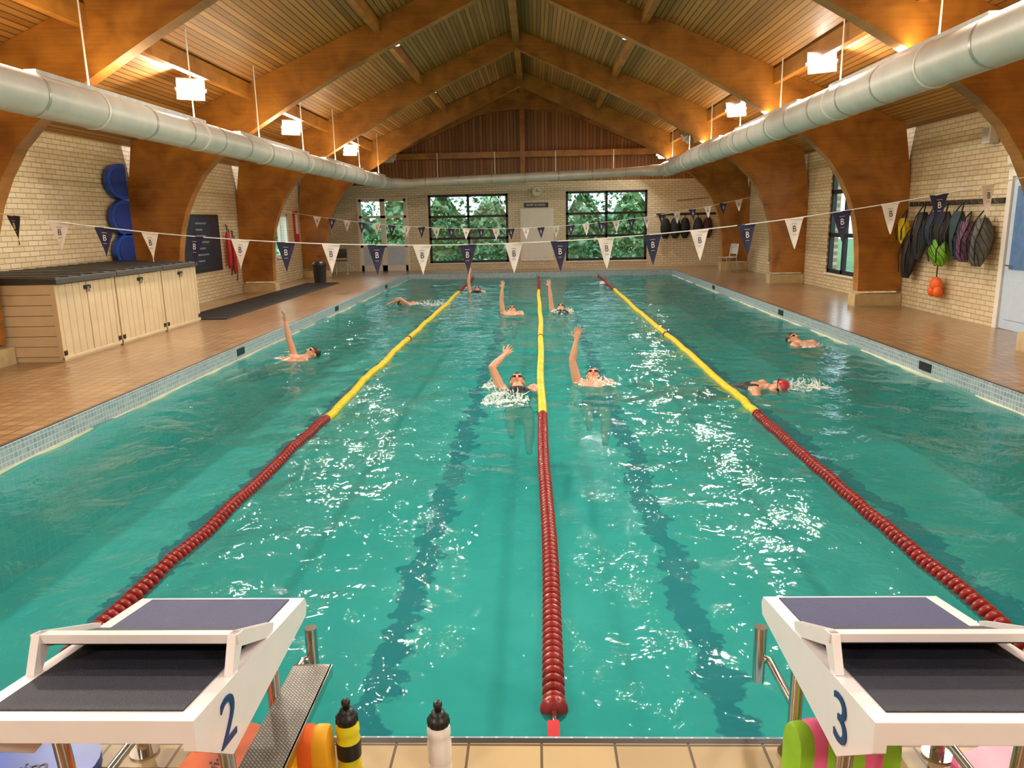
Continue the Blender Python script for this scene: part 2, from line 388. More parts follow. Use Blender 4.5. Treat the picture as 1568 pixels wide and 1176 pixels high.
wall_holes('wall_back', 'Y', YB-WT, YB, XL-WT, XR+WT, DECK-.3, 3.2, [], M_brick_y)
for nm, y0, y1 in (('wall_gable_far', YF, YF+.12), ('wall_gable_back', YB-.12, YB)):
    b = MB(); b.prism([(XL-WT, 3.2), (XR+WT, 3.2), (XC, RIDGE+.05)], 'Y', y0, y1, M_gable); b.build(nm)
b = MB(); ov = .4
for sg in (-1, 1):
    xe = XC+sg*(HALF+ov); ze = RIDGE-SLOPE*(HALF+ov)
    b.prism([(XC, RIDGE), (xe, ze), (xe, ze+.15), (XC, RIDGE+.15)], 'Y', YB-WT, YF+WT, M_ceil)
b.build('ceiling')
b = MB()
b.bx(XL-WT, PX0, YB-WT, YF+WT, DECK-.3, DECK, M_deck); b.bx(PX1, XR+WT, YB-WT, YF+WT, DECK-.3, DECK, M_deck)
b.bx(PX0, PX1, YB-WT, PY0, DECK-.3, DECK, M_deck); b.bx(PX0, PX1, PY1, YF+WT, DECK-.3, DECK, M_deck)
b.build('floor')
M_nose = basic('dark_edge_nosing', '2E2A28', .4); M_cope = brickmat('cream_coping_tile', 'XY0', .24, .12, .005, 'BCA47A', 'AC946A', '4E3C28', .4, offset=0, dirt='9A7E52')
b = MB(); n = .022
b.bx(PX0-n, PX0+.0, PY0-n, PY1+n, DECK, DECK+.005, M_nose); b.bx(PX1, PX1+n, PY0-n, PY1+n, DECK, DECK+.005, M_nose)
b.bx(PX0, PX1, PY0-.02, PY0+.003, DECK, DECK+.006, M_nose); b.bx(PX0, PX1, PY1, PY1+n, DECK, DECK+.005, M_nose)
b.bx(PX0, PX1, PY0-.14, PY0-.02, DECK, DECK+.005, M_cope)
b.build('trim_pool_coping')
PD = -.95
b = MB(); t = .02
b.bx(PX0, PX0+t, PY0, PY1, -.02, DECK-.001, M_band_x); b.bx(PX1-t, PX1, PY0, PY1, -.02, DECK-.001, M_band_x)
b.bx(PX0, PX1, PY1-t, PY1, -.02, DECK-.001, M_band_y); b.bx(PX0, PX1, PY0, PY0+t, -.02, DECK-.001, M_band_y)
b.bx(PX0, PX0+t, PY0, PY1, PD, -.02, M_pools); b.bx(PX1-t, PX1, PY0, PY1, PD, -.02, M_pools)
b.bx(PX0, PX1, PY1-t, PY1, PD, -.02, M_pools); b.bx(PX0, PX1, PY0, PY0+t, PD, -.02, M_pools)
b.bx(PX0, PX1, PY0, PY1, PD-.1, PD, M_poolfloor)
M_ledge = basic('pale_waterline_ledge', 'D9DCC0', .4, var=.2, scale=3)
b.bx(PX0+t, PX0+.055, PY0+t, PY1-t, -.03, .008, M_ledge); b.bx(PX1-.055, PX1-t, PY0+t, PY1-t, -.03, .008, M_ledge)
for sx, ys in ((PX0+t, (5.4, 10.6, 16, 21.5)), (PX1-t, (5.0, 8.8, 14.1, 19.5))):
    for y in ys:
        sg = 1 if sx < 0 else -1
        b.bx(min(sx, sx+sg*.006), max(sx, sx+sg*.006), y-.14, y+.14, .05, .15, M_black)
b.build('pool_basin')

# water
nx, ny = 220, 560
xs = np.linspace(PX0+t+.002, PX1-t-.002, nx); ys = np.linspace(PY0+t+.002, PY1-t-.002, ny)
Xg, Yg = np.meshgrid(xs, ys)
Zg = np.zeros_like(Xg); rs = np.random.RandomState(3)
wx = Xg+.12*np.sin(1.7*Yg+.6)+.1*np.sin(2.9*Xg-1.3*Yg); wy = Yg+.12*np.sin(1.9*Xg+.3)+.1*np.sin(2.3*Yg+1.1*Xg)
for i in range(50):
    lam = .24*(2.6/.24)**rs.rand(); k = 2*math.pi/lam; a = rs.rand()*2*math.pi
    Zg += .0018*lam**.9*np.sin(k*(wx*math.cos(a)+wy*math.sin(a))+rs.rand()*6.28)
def wz(x, y):
    i = int(np.clip((x-PX0)/(PX1-PX0)*(nx-1), 0, nx-1)); j = int(np.clip((y-PY0)/(PY1-PY0)*(ny-1), 0, ny-1)); return float(Zg[j, i])
SW = [(-.25, 8.4), (.68, 8.7), (-3.26, 10.65), (2.55, 8.2), (3.88, 11.4), (-2.7, 17.6), (-.5, 15.9), (.46, 16.1), (-1.5, 20.8)]
for (sx, sy) in SW:
    R = np.hypot(Xg-sx, Yg-sy); Zg += .014*np.exp(-R/.8)*np.sin(17*R+3*np.arctan2(Yg-sy, Xg-sx))
me = bpy.data.meshes.new('pool_water')
V = np.stack([Xg, Yg, Zg], -1).reshape(-1, 3)
idx = np.arange(nx*ny).reshape(ny, nx)
F = np.stack([idx[:-1, :-1], idx[:-1, 1:], idx[1:, 1:], idx[1:, :-1]], -1).reshape(-1, 4)
me.from_pydata(V.tolist(), [], F.tolist()); me.materials.append(M_water)
me.polygons.foreach_set('use_smooth', [True]*len(F)); me.update()
o = bpy.data.objects.new('pool_water', me); scn.collection.objects.link(o)

# ------------------------------------------------------------------ glulam frames
un = [(0, 5.95), (1.5, 5.27), (3.0, 4.56), (4.0, 4.02), (4.6, 3.67), (5.1, 3.38), (5.45, 3.12), (5.75, 2.83), (5.98, 2.5), (6.16, 2.15), (6.28, 1.8), (6.36, 1.4), (6.4, 1.0), (6.42, .45)]
for fy in [24.8, 19.6, 14.4, 9.25, 4.1, -1.0]:
    b = MB()
    for sg in (-1, 1):
        outs = []
        for (x, z) in un:
            if x < 5.2: outs.append((x, RIDGE-SLOPE*x-.004))
            elif z > 2.75:
                xx = 5.2+(HALF-.01-5.2)*min(1, (x-5.2)/.6); outs.append((xx, RIDGE-SLOPE*xx-.004))
            else: outs.append((HALF-.01, z))
        for i in range(len(un)-1):
            q = [un[i], un[i+1], outs[i+1], outs[i]]
            b.prism([(XC+sg*x, z) for x, z in q], 'Y', fy-.11, fy+.11, M_glu)
        b.bx(min(XC+sg*(6.36), XC+sg*(HALF-.01)), max(XC+sg*(6.36), XC+sg*(HALF-.01)), fy-.16, fy+.16, DECK, .40, M_concrete)
    b.build('glulam_portal_frame')
b = MB()
N_ = 20
def und(x): return min(RIDGE-SLOPE*x-.32, 5.62-.034*x*x-.06*x)
for sg in (-1, 1):
    for i in range(N_):
        xa, xb = 5.6*i/N_, 5.6*(i+1)/N_
        b.prism([(XC+sg*xa, und(xa)), (XC+sg*xb, und(xb)), (XC+sg*xb, RIDGE-SLOPE*xb-.02), (XC+sg*xa, RIDGE-SLOPE*xa-.02)], 'Y', YF-.22, YF-.003, M_glu)
b.bx(XC-5.0, XC+5.0, YF-.3, YF-.003, 4.02, 4.22, M_glu)
b.bx(XC-.08, XC+.08, YF-.34, YF-.003, 3.2, 5.7, M_glu)
b.build('gable_truss')
b = MB(); b.bx(XC-.08, XC+.08, YB, YF-.23, RIDGE-.3, RIDGE-.04, M_glu); b.build('ridge_beam')
for rx, dp in ((-2.36, .22), (2.36, .22), (-4.75, .28), (4.7, .28)):
    b = MB(); z = RIDGE-SLOPE*abs(rx)
    b.bx(XC+rx-.055, XC+rx+.055, YB, YF-.23, z-dp, z-.03, M_glu); b.build('roof_purlin')

# ------------------------------------------------------------------ ducts
DL, DR, ZL, ZR = -4.8, 4.2, 3.14, 3.38
path = [(DL, y, ZL) for y in np.linspace(YB+.1, 25.0, 20)]
for a in np.linspace(0, math.pi/2, 8)[1:]: path.append((DL+.7-.7*math.cos(a), 25.0+.7*math.sin(a), ZL))
for x in np.linspace(DL+1.2, DR-1.2, 9): path.append((x, 25.7, ZL+(ZR-ZL)*(x-DL)/(DR-DL)))
for a in np.linspace(0, math.pi/2, 8): path.append((DR-.7+.7*math.sin(a), 25.0+.7*math.cos(a), ZR))
path += [(DR, y, ZR) for y in np.linspace(25.0, YB+.1, 20)[1:]]
RL, RR = .20, .232
b = MB()
def rad(i):
    p = path[i]; return .15 if (abs(p[1]-25.7) < .02) else ((RL if p[0] < 0 else RR) if p[1] < 25.1 else .18)
b.tube(path, rad, M_duct, seg=28)
for y in np.arange(-2, 25, 1.05):
    for x, z, R in ((DL, ZL, RL), (DR, ZR, RR)): b.cyl((x, y-.02, z), (x, y+.02, z), R+.006, mat=M_seam, seg=28)
for x in np.arange(DL+1.2, DR-1, 1.1):
    z = ZL+(ZR-ZL)*(x-DL)/(DR-DL); b.cyl((x-.02, 25.7, z), (x+.02, 25.7, z), .156, mat=M_seam, seg=20)
for y in np.arange(-1.8, 25, 2.57):
    for x, z, R in ((DL, ZL, RL), (DR, ZR, RR)):
        b.cyl((x, y, z), (x, y, roofz(x)-.0), .011, mat=M_white, seg=6); b.cyl((x, y-.02, z), (x, y+.02, z), R+.011, mat=M_white, seg=24)
for x in (-3.2, -1.3, .7, 2.6): b.cyl((x, 25.7, 3.25), (x, 25.7, 4.1), .012, mat=M_white, seg=6)
def area(name, loc, rot, sx, sy, e, col):
    ld = bpy.data.lights.new(name, 'AREA'); ld.shape = 'RECTANGLE'; ld.size = sx; ld.size_y = sy; ld.energy = e; ld.color = col
    lo = bpy.data.objects.new(name, ld); scn.collection.objects.link(lo); lo.location = loc; lo.rotation_euler = rot; return lo
for x, z, R, sgn in ((DL, ZL, RL, 1), (DR, ZR, RR, -1)):  # invented fill strips on top of the ducts, added to brighten the ceiling
    for y in (-.8, 4.3, 9.4, 14.5, 19.6, 24.0):
        ln = 3.8 if y < 23 else 1.4
        b.bx(x-.06, x+.06, y-ln/2, y+ln/2, z+R-.01, z+R+.035, M_housing)
        area('added_duct_fill_uplight', (x, y, z+R+.045), (math.pi, math.radians(-24*sgn), 0), .12, ln-.1, 52*ln/3.8, (1, .76, .48))
b.build('ventilation_duct')
for fy in (4.1, 9.25, 14.4, 19.6, -1.0):  # invented fill lamps, tucked behind rafters to even out light on the water
    for sx in (-2.15, 2.15):
        b = MB(); x = XC+sx; y = fy+.29; zt = roofz(x); zc = 5.06
        b.lathe([(.12, 0), (.14, .0), (.15, .02), (.15, .13), (.11, .16), (.02, .165)], M_can, Matrix.Translation((x, y, zc)), seg=20)
        b.lathe([(0, -.001), (.12, -.001)], M_lampfill, Matrix.Translation((x, y, zc)), seg=20, cap=False)
        b.cyl((x, y, zc+.16), (x, y, zt-.004), .012, mat=M_can, seg=6)
        b.build('added_fill_downlight')
        ld = bpy.data.lights.new('added_fill_downlight_lamp', 'AREA'); ld.shape = 'DISK'; ld.size = .22; ld.energy = 125 if fy > 3 else 70; ld.color = (1, .90, .76)
        lo = bpy.data.objects.new('added_fill_downlight_lamp', ld); scn.collection.objects.link(lo); lo.location = (x, y, zc-.01); lo.rotation_euler = (0, math.radians(12*(1 if sx > 0 else -1)), 0)

# ------------------------------------------------------------------ floodlights
def floodlight(x, y, z, aim, on=True, power=150):
    f = (Vector(aim)-Vector((x, y, z))).normalized()
    up = Vector((0, 0, 1)); r = f.cross(up).normalized(); u = r.cross(f)
    M = frame(r, u, f, (x, y, z)); b = MB()
    W, H = .42, .34
    b.loft([[(-W/2*.7, -H/2*.7, -.10), (W/2*.7, -H/2*.7, -.10), (W/2*.7, H/2*.7, -.10), (-W/2*.7, H/2*.7, -.10)],
            [(-W/2, -H/2, 0), (W/2, -H/2, 0), (W/2, H/2, 0), (-W/2, H/2, 0)], [(-W/2, -H/2, .03), (W/2, -H/2, .03), (W/2, H/2, .03), (-W/2, H/2, .03)]], M_housing, False, M)
    b.box((0, 0, .034), (W*.88, H*.86, .008), M_lamp if on else M_lampoff, M)
    for i in range(7): b.box((-.1+i*.033, 0, -.11), (.008, H*.6, .03), M_housing, M)
    b.box((-W/2-.015, 0, -.02), (.012, .04, .2), M_housing, M); b.box((W/2+.015, 0, -.02), (.012, .04, .2), M_housing, M)
    b.box((0, 0, -.125), (W+.04, .04, .015), M_housing, M)
    q = M @ Vector((0, 0, -.125)); b.cyl(q, (q.x, q.y, roofz(q.x)-.005), .018, mat=M_housing, seg=8)
    o = b.build('floodlight')
    if on:
        ld = bpy.data.lights.new('floodlight_lamp', 'AREA'); ld.shape = 'RECTANGLE'; ld.size = W*.8; ld.size_y = H*.8; ld.energy = power
        ld.color = (1, .90, .76)
        lo = bpy.data.objects.new('floodlight_lamp', ld); scn.collection.objects.link(lo)
        lo.matrix_world = frame(r, -u, -f, Vector((x, y, z))+f*.045)
        lo.parent = o; lo.matrix_parent_inverse = Matrix.Translation(-Vector(o.location))
LP = 190
for y in (2.3, 7.4, 12.4, 17.4, 22.9):
    floodlight(-5.4, y, 4.0, (-2.4, y-5.2, 0.6), True, LP*(.55 if y < 3 else 1))
for y in (2.3, 7.4, 12.4, 17.4):
    floodlight(4.42, y, 4.16, (1.6, y-5.2, 0.6), True, LP*(.55 if y < 3 else 1))
floodlight(4.4, 22.7, 4.05, (.5, 25, 0), False)
floodlight(4.35, 26.5, 3.98, (1.5, 22, 0.6), True, 120)
floodlight(-4.9, 26.3, 4.0, (-4, 29, 1), False)
floodlight(-4.6, -2.3, 4.1, (-1.5, 3.5, 0), True, 120); floodlight(4.0, -2.3, 4.1, (1.5, 3.5, 0), True, 120)  # unseen pair behind the camera, added as fill for the near end

# ------------------------------------------------------------------ windows & doors
def window_y(name, x0, x1, z0, z1, y, mat, cols, rows, fr=.07):
    b = MB(); d0, d1 = y+.02, y+.11
    b.bx(x0, x1, d0, d1, z0, z0+fr, mat); b.bx(x0, x1, d0, d1, z1-fr, z1, mat); b.bx(x0, x0+fr, d0, d1, z0, z1, mat); b.bx(x1-fr, x1, d0, d1, z0, z1, mat)
    for c in cols: xx = x0+(x1-x0)*c; b.bx(xx-fr/2, xx+fr/2, d0, d1, z0, z1, mat)
    for r in rows: zz = z0+(z1-z0)*r; b.bx(x0, x1, d0, d1, zz-fr/2, zz+fr/2, mat)
    b.bx(x0+.01, x1-.01, y+.06, y+.066, z0+.01, z1-.01, M_glass)
    b.bx(x0, x1, y-.05, y+.02, z0-.04, z0, M_white)
    return b.build(name)
window_y('window_1', *FW[0][:2], *FW[0][2:], YF, M_black, [.5], [.36, .68], fr=.085)
window_y('window_2', *FW[1][:2], *FW[1][2:], YF, M_black, [.5], [.36, .68], fr=.085)
def window_x(name, y0, y1, z0, z1, x, sg, mat, cols, rows, fr=.07):
    b = MB(); a, c = sorted((x+sg*.03, x+sg*.12))
    b.bx(a, c, y0, y1, z0, z0+fr, mat); b.bx(a, c, y0, y1, z1-fr, z1, mat); b.bx(a, c, y0, y0+fr, z0, z1, mat); b.bx(a, c, y1-fr, y1, z0, z1, mat)
    for q in cols: yy = y0+(y1-y0)*q; b.bx(a, c, yy-fr/2, yy+fr/2, z0, z1, mat)
    for q in rows: zz = z0+(z1-z0)*q; b.bx(a, c, y0, y1, zz-fr/2, zz+fr/2, mat)
    m = (a+c)/2; b.bx(m-.003, m+.003, y0+.01, y1-.01, z0+.01, z1-.01, M_glass)
    a, c = sorted((x-sg*.04, x+sg*.03)); b.bx(a, c, y0, y1, z0-.04, z0, M_white)
    return b.build(name)
window_x('window_3', *RW[0], XR, 1, M_black, [.5], [.33, .7], fr=.09)
window_x('window_4', *RW[1], XR, 1, M_black, [.5], [.33, .7], fr=.09)
window_x('window_5', *LW[0], XL, -1, M_white, [.5], [], fr=.07)
b = MB(); x0, x1, z0, z1 = FD; y = YF
for xa, xb in ((x0, (x0+x1)/2), ((x0+x1)/2, x1)):
    f = .09
    b.bx(xa, xb, y+.02, y+.09, z1-f, z1, M_white); b.bx(xa, xb, y+.02, y+.09, z0, z0+.2, M_white); b.bx(xa, xa+f, y+.02, y+.09, z0, z1, M_white); b.bx(xb-f, xb, y+.02, y+.09, z0, z1, M_white)
    b.bx(xa, xb, y+.02, y+.09, 2.05, 2.05+f, M_white); b.bx(xa, xb, y+.02, y+.09, 1.02, 1.1, M_white)
    b.bx(xa+.02, xb-.02, y+.05, y+.056, z0+.1, z1-.02, M_glass)
    b.bx(xa+f, xb-f, y+.035, y+.06, z0+.2, 1.02, M_bluedoor)
b.bx(x0-.06, x0, y-.02, y-.001, z0, z1+.06, M_white); b.bx(x1, x1+.06, y-.02, y-.001, z0, z1+.06, M_white); b.bx(x0, x1, y-.02, y-.001, z1, z1+.06, M_white)
b.cyl(((x0+x1)/2-.06, y+.0, 1.15), ((x0+x1)/2-.06, y+.0, 1.3), .012, mat=M_steel)
b.build('door_1')
b = MB(); b.bx(-.52, .66, YF-.05, YF-.001, .45, 2.28, M_white); b.bx(-.44, .58, YF-.058, YF-.05, .55, 2.18, M_white)
b.build('whiteboard_panel', bevel=.006)
b = MB(); b.bx(-.38, .48, YF-.03, YF-.001, 2.32, 2.48, M_poster)
v, f = text_geo('SWIM SCHOOL', .1); b.add(v, f, M_cord, False, frame((1, 0, 0), (0, 0, 1), (0, -1, 0), (.05, YF-.033, 2.4)))
b.build('wall_sign')
b = MB(); Mc = frame((1, 0, 0), (0, 0, 1), (0, -1, 0), (.08, YF-.001, 2.86))
b.lathe([(.17, 0), (.18, .03), (.165, .045)], M_seam, Mc); b.lathe([(.0, .046), (.163, .046)], M_white, Mc, cap=False)
b.box((0, .05, .05), (.014, .11, .004), M_black, Mc); b.box((.05, .0, .052), (.11, .012, .004), M_black, Mc)
for i in range(12):
    a = i*math.pi/6; b.box((.14*math.sin(a), .14*math.cos(a), .048), (.012, .012, .003), M_black, Mc)
b.build('wall_clock')
b = MB(); y0, y1, z0, z1 = RD
b.bx(XR-.03, XR-.001, y1, y1+.1, z0, z1+.1, M_white); b.bx(XR-.03, XR-.001, y0-.1, y0, z0, z1+.1, M_white); b.bx(XR-.03, XR-.001, y0, y1, z1, z1+.1, M_white)
b.bx(XR+.0, XR+.05, y0, y1, z0+.01, z1, M_bluedoor)
b.bx(XR-.012, XR, y0+.12, y1-.12, 1.05, z1-.14, M_bluepane); b.bx(XR-.012, XR, y0+.12, y1-.12, z0+.15, .9, M_bluedoor)
b.cyl((XR-.04, y1-.08, 1.1), (XR+.03, y1-.08, 1.1), .012, mat=M_steel); b.cyl((XR-.04, y1-.08, 1.1), (XR-.04, y1-.22, 1.1), .011, mat=M_steel)
b.build('door_2')
b = MB(); b.bx(XR-.1, XR-.001, 10.2, 11.3, 2.52, 2.8, M_white); b.bx(XR-.105, XR-.1, 10.25, 11.25, 2.56, 2.76, M_flagW); b.build('exit_sign_box', bevel=.01)
b = MB(); b.bx(XL+.02, XL+.07, 25.6, 26.6, DECK+.01, 2.3, M_white); b.bx(XL+.07, XL+.075, 25.75, 26.45, 1.2, 2.1, M_bluedoor); b.cyl((XL+.07, 25.72, 1.1), (XL+.13, 25.72, 1.1), .012, mat=M_steel); b.build('door_3')
b = MB(); b.bx(XR-.16, XR-.02, 11.7, 11.9, 2.85, 3.1, M_housing); b.bx(XR-.165, XR-.16, 11.72, 11.88, 2.88, 3.07, M_seam); b.bx(XR-.03, XR-.001, 11.76, 11.84, 2.9, 3.0, M_black); b.build('wall_speaker', bevel=.01)

# outdoor
b = MB(); b.bx(-30, 30, YF+WT+.05, 60, -.3, 0.0, M_grass); b.bx(XR+WT+.05, 40, -10, YF+WT, -.3, 0, M_grass); b.bx(-40, XL-WT-.05, -10, YF+WT, -.3, 0, M_grass); b.build('garden_lawn')
b = MB(); rs = np.random.RandomState(11)
vs = []; fs = []
for i in range(12000):
    x = rs.uniform(-11, 11); z = rs.uniform(.16, 4.0); yy = 30.6+rs.normal()*.45+.5*math.sin(x*1.3)+.3*math.sin(z*2.1+x)
    if math.sin(x*2.3+1)*math.sin(z*2.9+x) > .62: continue
    c = np.array([x, yy, z]); a = rs.normal(size=3); a /= np.linalg.norm(a); u = np.cross(a, rs.normal(size=3)); u /= np.linalg.norm(u); w = np.cross(a, u)
    sz = rs.uniform(.05, .14); k = len(vs)
    vs += [tuple(c-u*sz), tuple(c-w*sz*.5), tuple(c+u*sz), tuple(c+w*sz*.5)]; fs.append((k, k+1, k+2, k+3))
b.add(vs, fs, M_leaf)
nx2, nz2 = 60, 16
vs = [(-12+24*i/nx2, 31.8+.4*math.sin(i*.9)+.3*math.sin(j*1.7+i), .02+2.5*j/nz2+.6*math.sin(i*1.3)*(j/nz2)) for j in range(nz2+1) for i in range(nx2+1)]
fs = [(j*(nx2+1)+i, j*(nx2+1)+i+1, (j+1)*(nx2+1)+i+1, (j+1)*(nx2+1)+i) for j in range(nz2) for i in range(nx2)]
b.add(vs, fs, M_leaf, True)
b.build('garden_hedge')

# ------------------------------------------------------------------ lane ropes
def lane_rope(X):
    b = MB(); seg = 14
    y = 2.62
    def cx(y): return X+.012*math.sin(.55*y+X)+.006*math.sin(1.9*y+X*3)+.0025*(y-3)*(X < .5 and X > 0)
    def cz(y): return .010+wz(cx(y), min(y, PY1-.1))*.8
    while y < PY1-.15:
        red = y < 7.05 or y > 20.4 or abs(y-12.2) < .05
        if red: w, pitch, r = .024, .054, .047
        else: w, pitch, r = .048, .054, .043
        mat = M_red if red else M_yel
        p = Vector((cx(y), y, cz(y))); rings = []
        for dy, rr in ((0, .018), (0.002, r*.93), (w*.3, r), (w*.7, r), (w-.002, r*.93), (w, .018)):
            rings.append([(p.x+rr*math.cos(2*math.pi*i/seg), p.y+dy, p.z+rr*math.sin(2*math.pi*i/seg)) for i in range(seg)])
        b.loft(rings, mat, True, closed=False)
        y += pitch
    pts = [(cx(q), q, cz(q)) for q in np.linspace(2.6, PY1-.1, 120)]
    b.tube(pts, .018, M_cable, seg=8)
    b.lathe([(.02, 0), (.052, .004), (.056, .02), (.052, .035), (.02, .04)], M_red, frame((1, 0, 0), (0, 0, -1), (0, 1, 0), (cx(2.6), 2.57, cz(2.6))), seg=20)
    b.tube([(cx(2.6), 2.6, cz(2.6)), (cx(2.6), 2.45, .03)], .012, M_steel, seg=8)
    b.prism([(X-.022, 2.47), (X+.022, 2.47), (X+.022, PY0+.03), (X-.022, PY0+.03)], 'Z', .03, .05, M_red2)
    b.bx(X-.028, X+.028, PY0+.021, PY0+.04, .02, .14, M_steel)
    b.tube([(X, PY1-.15, .03), (X, PY1-.025, .09)], .012, M_steel, seg=8)
    return b.build('lane_rope')
for X in (-2.09, .045, 2.11): lane_rope(X)

# ------------------------------------------------------------------ bunting
def bunting(Y, k0, k1, x0, x1, sp, z0=1.63, a=.0266, q=.0163, off=-.24, w=.2, h=.33):
    b = MB(); zf = lambda x: z0+a*x+q*x*x
    b.tube([(x, Y, zf(x)) for x in np.linspace(x0, x1, 60)], .006, M_cord, seg=6)
    tv, tf = text_geo('B', .12, .001)
    rsn = np.random.RandomState(int(Y))
    for k in range(k0, k1+1):
        x = off+sp*k; z = zf(x)
        if not (x0 < x < x1): continue
        white = (k % 2 == 0); fm, tm = (M_flagW, M_flagN) if white else (M_flagN, M_flagW)
        yaw = rsn.normal()*.18; tilt = rsn.normal()*.07; sl = math.atan(a+2*q*x)
        M = Matrix.Translation((x, Y, z)) @ Matrix.Rotation(-sl*.6, 4, 'Y') @ Matrix.Rotation(yaw, 4, 'Z') @ Matrix.Rotation(tilt, 4, 'X')
        n = 6; vs = []; fs = []
        for j in range(n+1):
            t = j/n; hw = w/2*(1-t)+.002
            for i in range(5):
                s_ = -1+i/2; vs.append((hw*s_, .012*math.sin(t*4+s_*1.5), -h*t))
        for j in range(n):
            for i in range(4): fs.append((j*5+i, j*5+i+1, (j+1)*5+i+1, (j+1)*5+i))
        b.add(vs, fs, fm, True, M)
        b.box((0, 0, -.005), (w, .008, .016), fm, M)
        for side in (-1, 1):
            Mt = M @ frame((-side, 0, 0), (0, 0, 1), (0, side, 0), (0, side*.016, -.115))
            b.add([(p[0]*.62, p[1]*.8, p[2]) for p in tv], tf, tm, False, Mt)
            b.box((0, .0, .0), (.055, .005, .003), tm, M @ Matrix.Translation((0, side*.014, -.055))); b.box((0, 0, 0), (.04, .005, .003), tm, M @ Matrix.Translation((0, side*.014, -.175)))
    return b.build('bunting_flags')
bunting(8.5, -13, 13, XL+.02, XR-.02, .512)
bunting(20.5, -14, 14, XL+.02, XR-.02, .40, z0=1.68, h=.3)

# ------------------------------------------------------------------ starting blocks
def starting_block(x0, x1, inner, num):
    b = MB()
    tz = lambda y: .76-.13*(y-1.5)/.82
    side = [(1.5, .76), (2.32, .63), (2.335, .60), (2.32, .565), (1.68, .53), (1.5, .68)]
    for xa, xb in ((x0, x0+.03), (x1-.03, x1)): b.prism(side, 'X', xa, xb, M_fibre)
    b.prism([(1.5, .76), (2.32, .63), (2.335, .60), (2.31, .585), (1.5, .70)], 'X', x0+.03, x1-.03, M_fibre)
    for ya, yb, m in ((1.98, 2.30, M_navytop), (1.545, 1.95, M_slate)):
        b.prism([(ya, tz(ya)+.004), (yb, tz(yb)+.004), (yb, tz(yb)-.01), (ya, tz(ya)-.01)], 'X', x0+.045, x1-.045, m)
    e = -.03
    b.prism([(1.80, .826+e), (2.02, .695), (2.012, .683), (1.79, .808+e)], 'X', x0+.03, x1-.03, M_slate)
    b.prism([(1.775, .846+e), (1.815, .836+e), (1.812, .812+e), (1.778, .818+e)], 'X', x0-.0, x1+.0, M_fibre)
    for xa, xb in ((x0+.004, x0+.026), (x1-.026, x1-.004)):
        b.prism([(1.775, .846+e), (1.815, .836+e), (2.04, .70), (2.03, tz(2.03)), (1.98, tz(1.98)), (1.805, .795+e), (1.765, tz(1.765)), (1.73, tz(1.73))], 'X', xa, xb, M_fibre)
    for xx in (x0+.055, x1-.055):
        b.cyl((xx, 2.12, DECK), (xx, 2.12, .6), .021, mat=M_steel); b.cyl((xx, 1.78, DECK), (xx, 1.74, .6), .021, mat=M_steel)
        b.cyl((xx, 2.12, DECK), (xx, 2.12, DECK+.012), .045, mat=M_steel, seg=18); b.cyl((xx, 1.78, DECK), (xx, 1.78, DECK+.012), .045, mat=M_steel, seg=18)
        b.cyl((xx, 2.12, .27), (xx, 1.78, .27), .014, mat=M_steel)
    b.cyl((x0+.055, 2.12, .5), (x1-.055, 2.12, .5), .016, mat=M_steel)
    for xx, sg in ((x0, -1), (x1, 1)):
        gx = xx-sg*.022 if num == '2' else xx-sg*.03
        b.cyl((gx, 2.42, .25), (gx, 2.42, .46), .022, mat=M_steel, seg=14); b.tube([(gx, 2.42, .34), (gx-sg*.03, 2.40, .34), (xx-sg*.06, 2.12, .34)], .014, M_steel, seg=10)
    v, f = text_geo(num, .18, .0015)
    if inner > 0: Mt = frame((0, .987, -.158), (0, .158, .987), (1, 0, 0), (x1+.002, 1.67, .635))
    else: Mt = frame((0, -.987, .158), (0, .158, .987), (-1, 0, 0), (x0-.002, 1.67, .635))
    v = [(a*1.2, c, d) for a, c, d in v]
    b.add(v, f, M_navy, False, Mt)
    return b.build('starting_block', bevel=.006)
starting_block(-1.36, -.80, 1, '2')
starting_block(.745, 1.31, -1, '3')
b = MB(); b.bx(-.845, -.715, 1.55, 2.28, .385, .398, M_tread); b.bx(-.845, -.715, 2.28, 2.29, .35, .398, M_steel); b.bx(-.72, -.712, 1.55, 2.29, .365, .398, M_steel)
for y in (1.65, 2.2): b.cyl((-.80, y, DECK), (-.80, y, .386), .014, mat=M_steel)
b.build('tread_plate_step')

# ------------------------------------------------------------------ bottles
def bottle(x, y, body, band, name='water_bottle'):
    b = MB(); M = Matrix.Translation((x, y, DECK+.001))
    b.lathe([(.034, 0), (.037, .006), (.037, .045), (.034, .055), (.037, .065), (.037, .13), (.033, .145), (.037, .155), (.036, .175), (.028, .19)], body, M, seg=28)
    b.lathe([(.0375, .07), (.0378, .075), (.0378, .12), (.0375, .125)], band, M, seg=28, cap=False)
    b.lathe([(.031, .185), (.033, .188), (.033, .208), (.027, .214), (.022, .222), (.02, .23), (.0, .234)], M_black, M, seg=24, cap=False)
    b.lathe([(.011, .23), (.011, .244), (.014, .248), (.014, .258), (.009, .264), (0, .265)], M_black, M, seg=16, cap=False)
    for i in range(12):
        a = i*math.pi/6; b.box((.033*math.cos(a), .033*math.sin(a), .198), (.004, .004, .018), M_black, M)
    return b.build(name)
M_by = basic('yellow_bottle_plastic', 'D9D028', .3); M_bw = basic('frosted_bottle_plastic', 'E4E0DE', .25); M_bk = basic('black_print', '1A1A1A', .4)
bottle(-.60, 2.03, M_by, M_bk); bottle(-.315, 2.02, M_bw, M_bw)

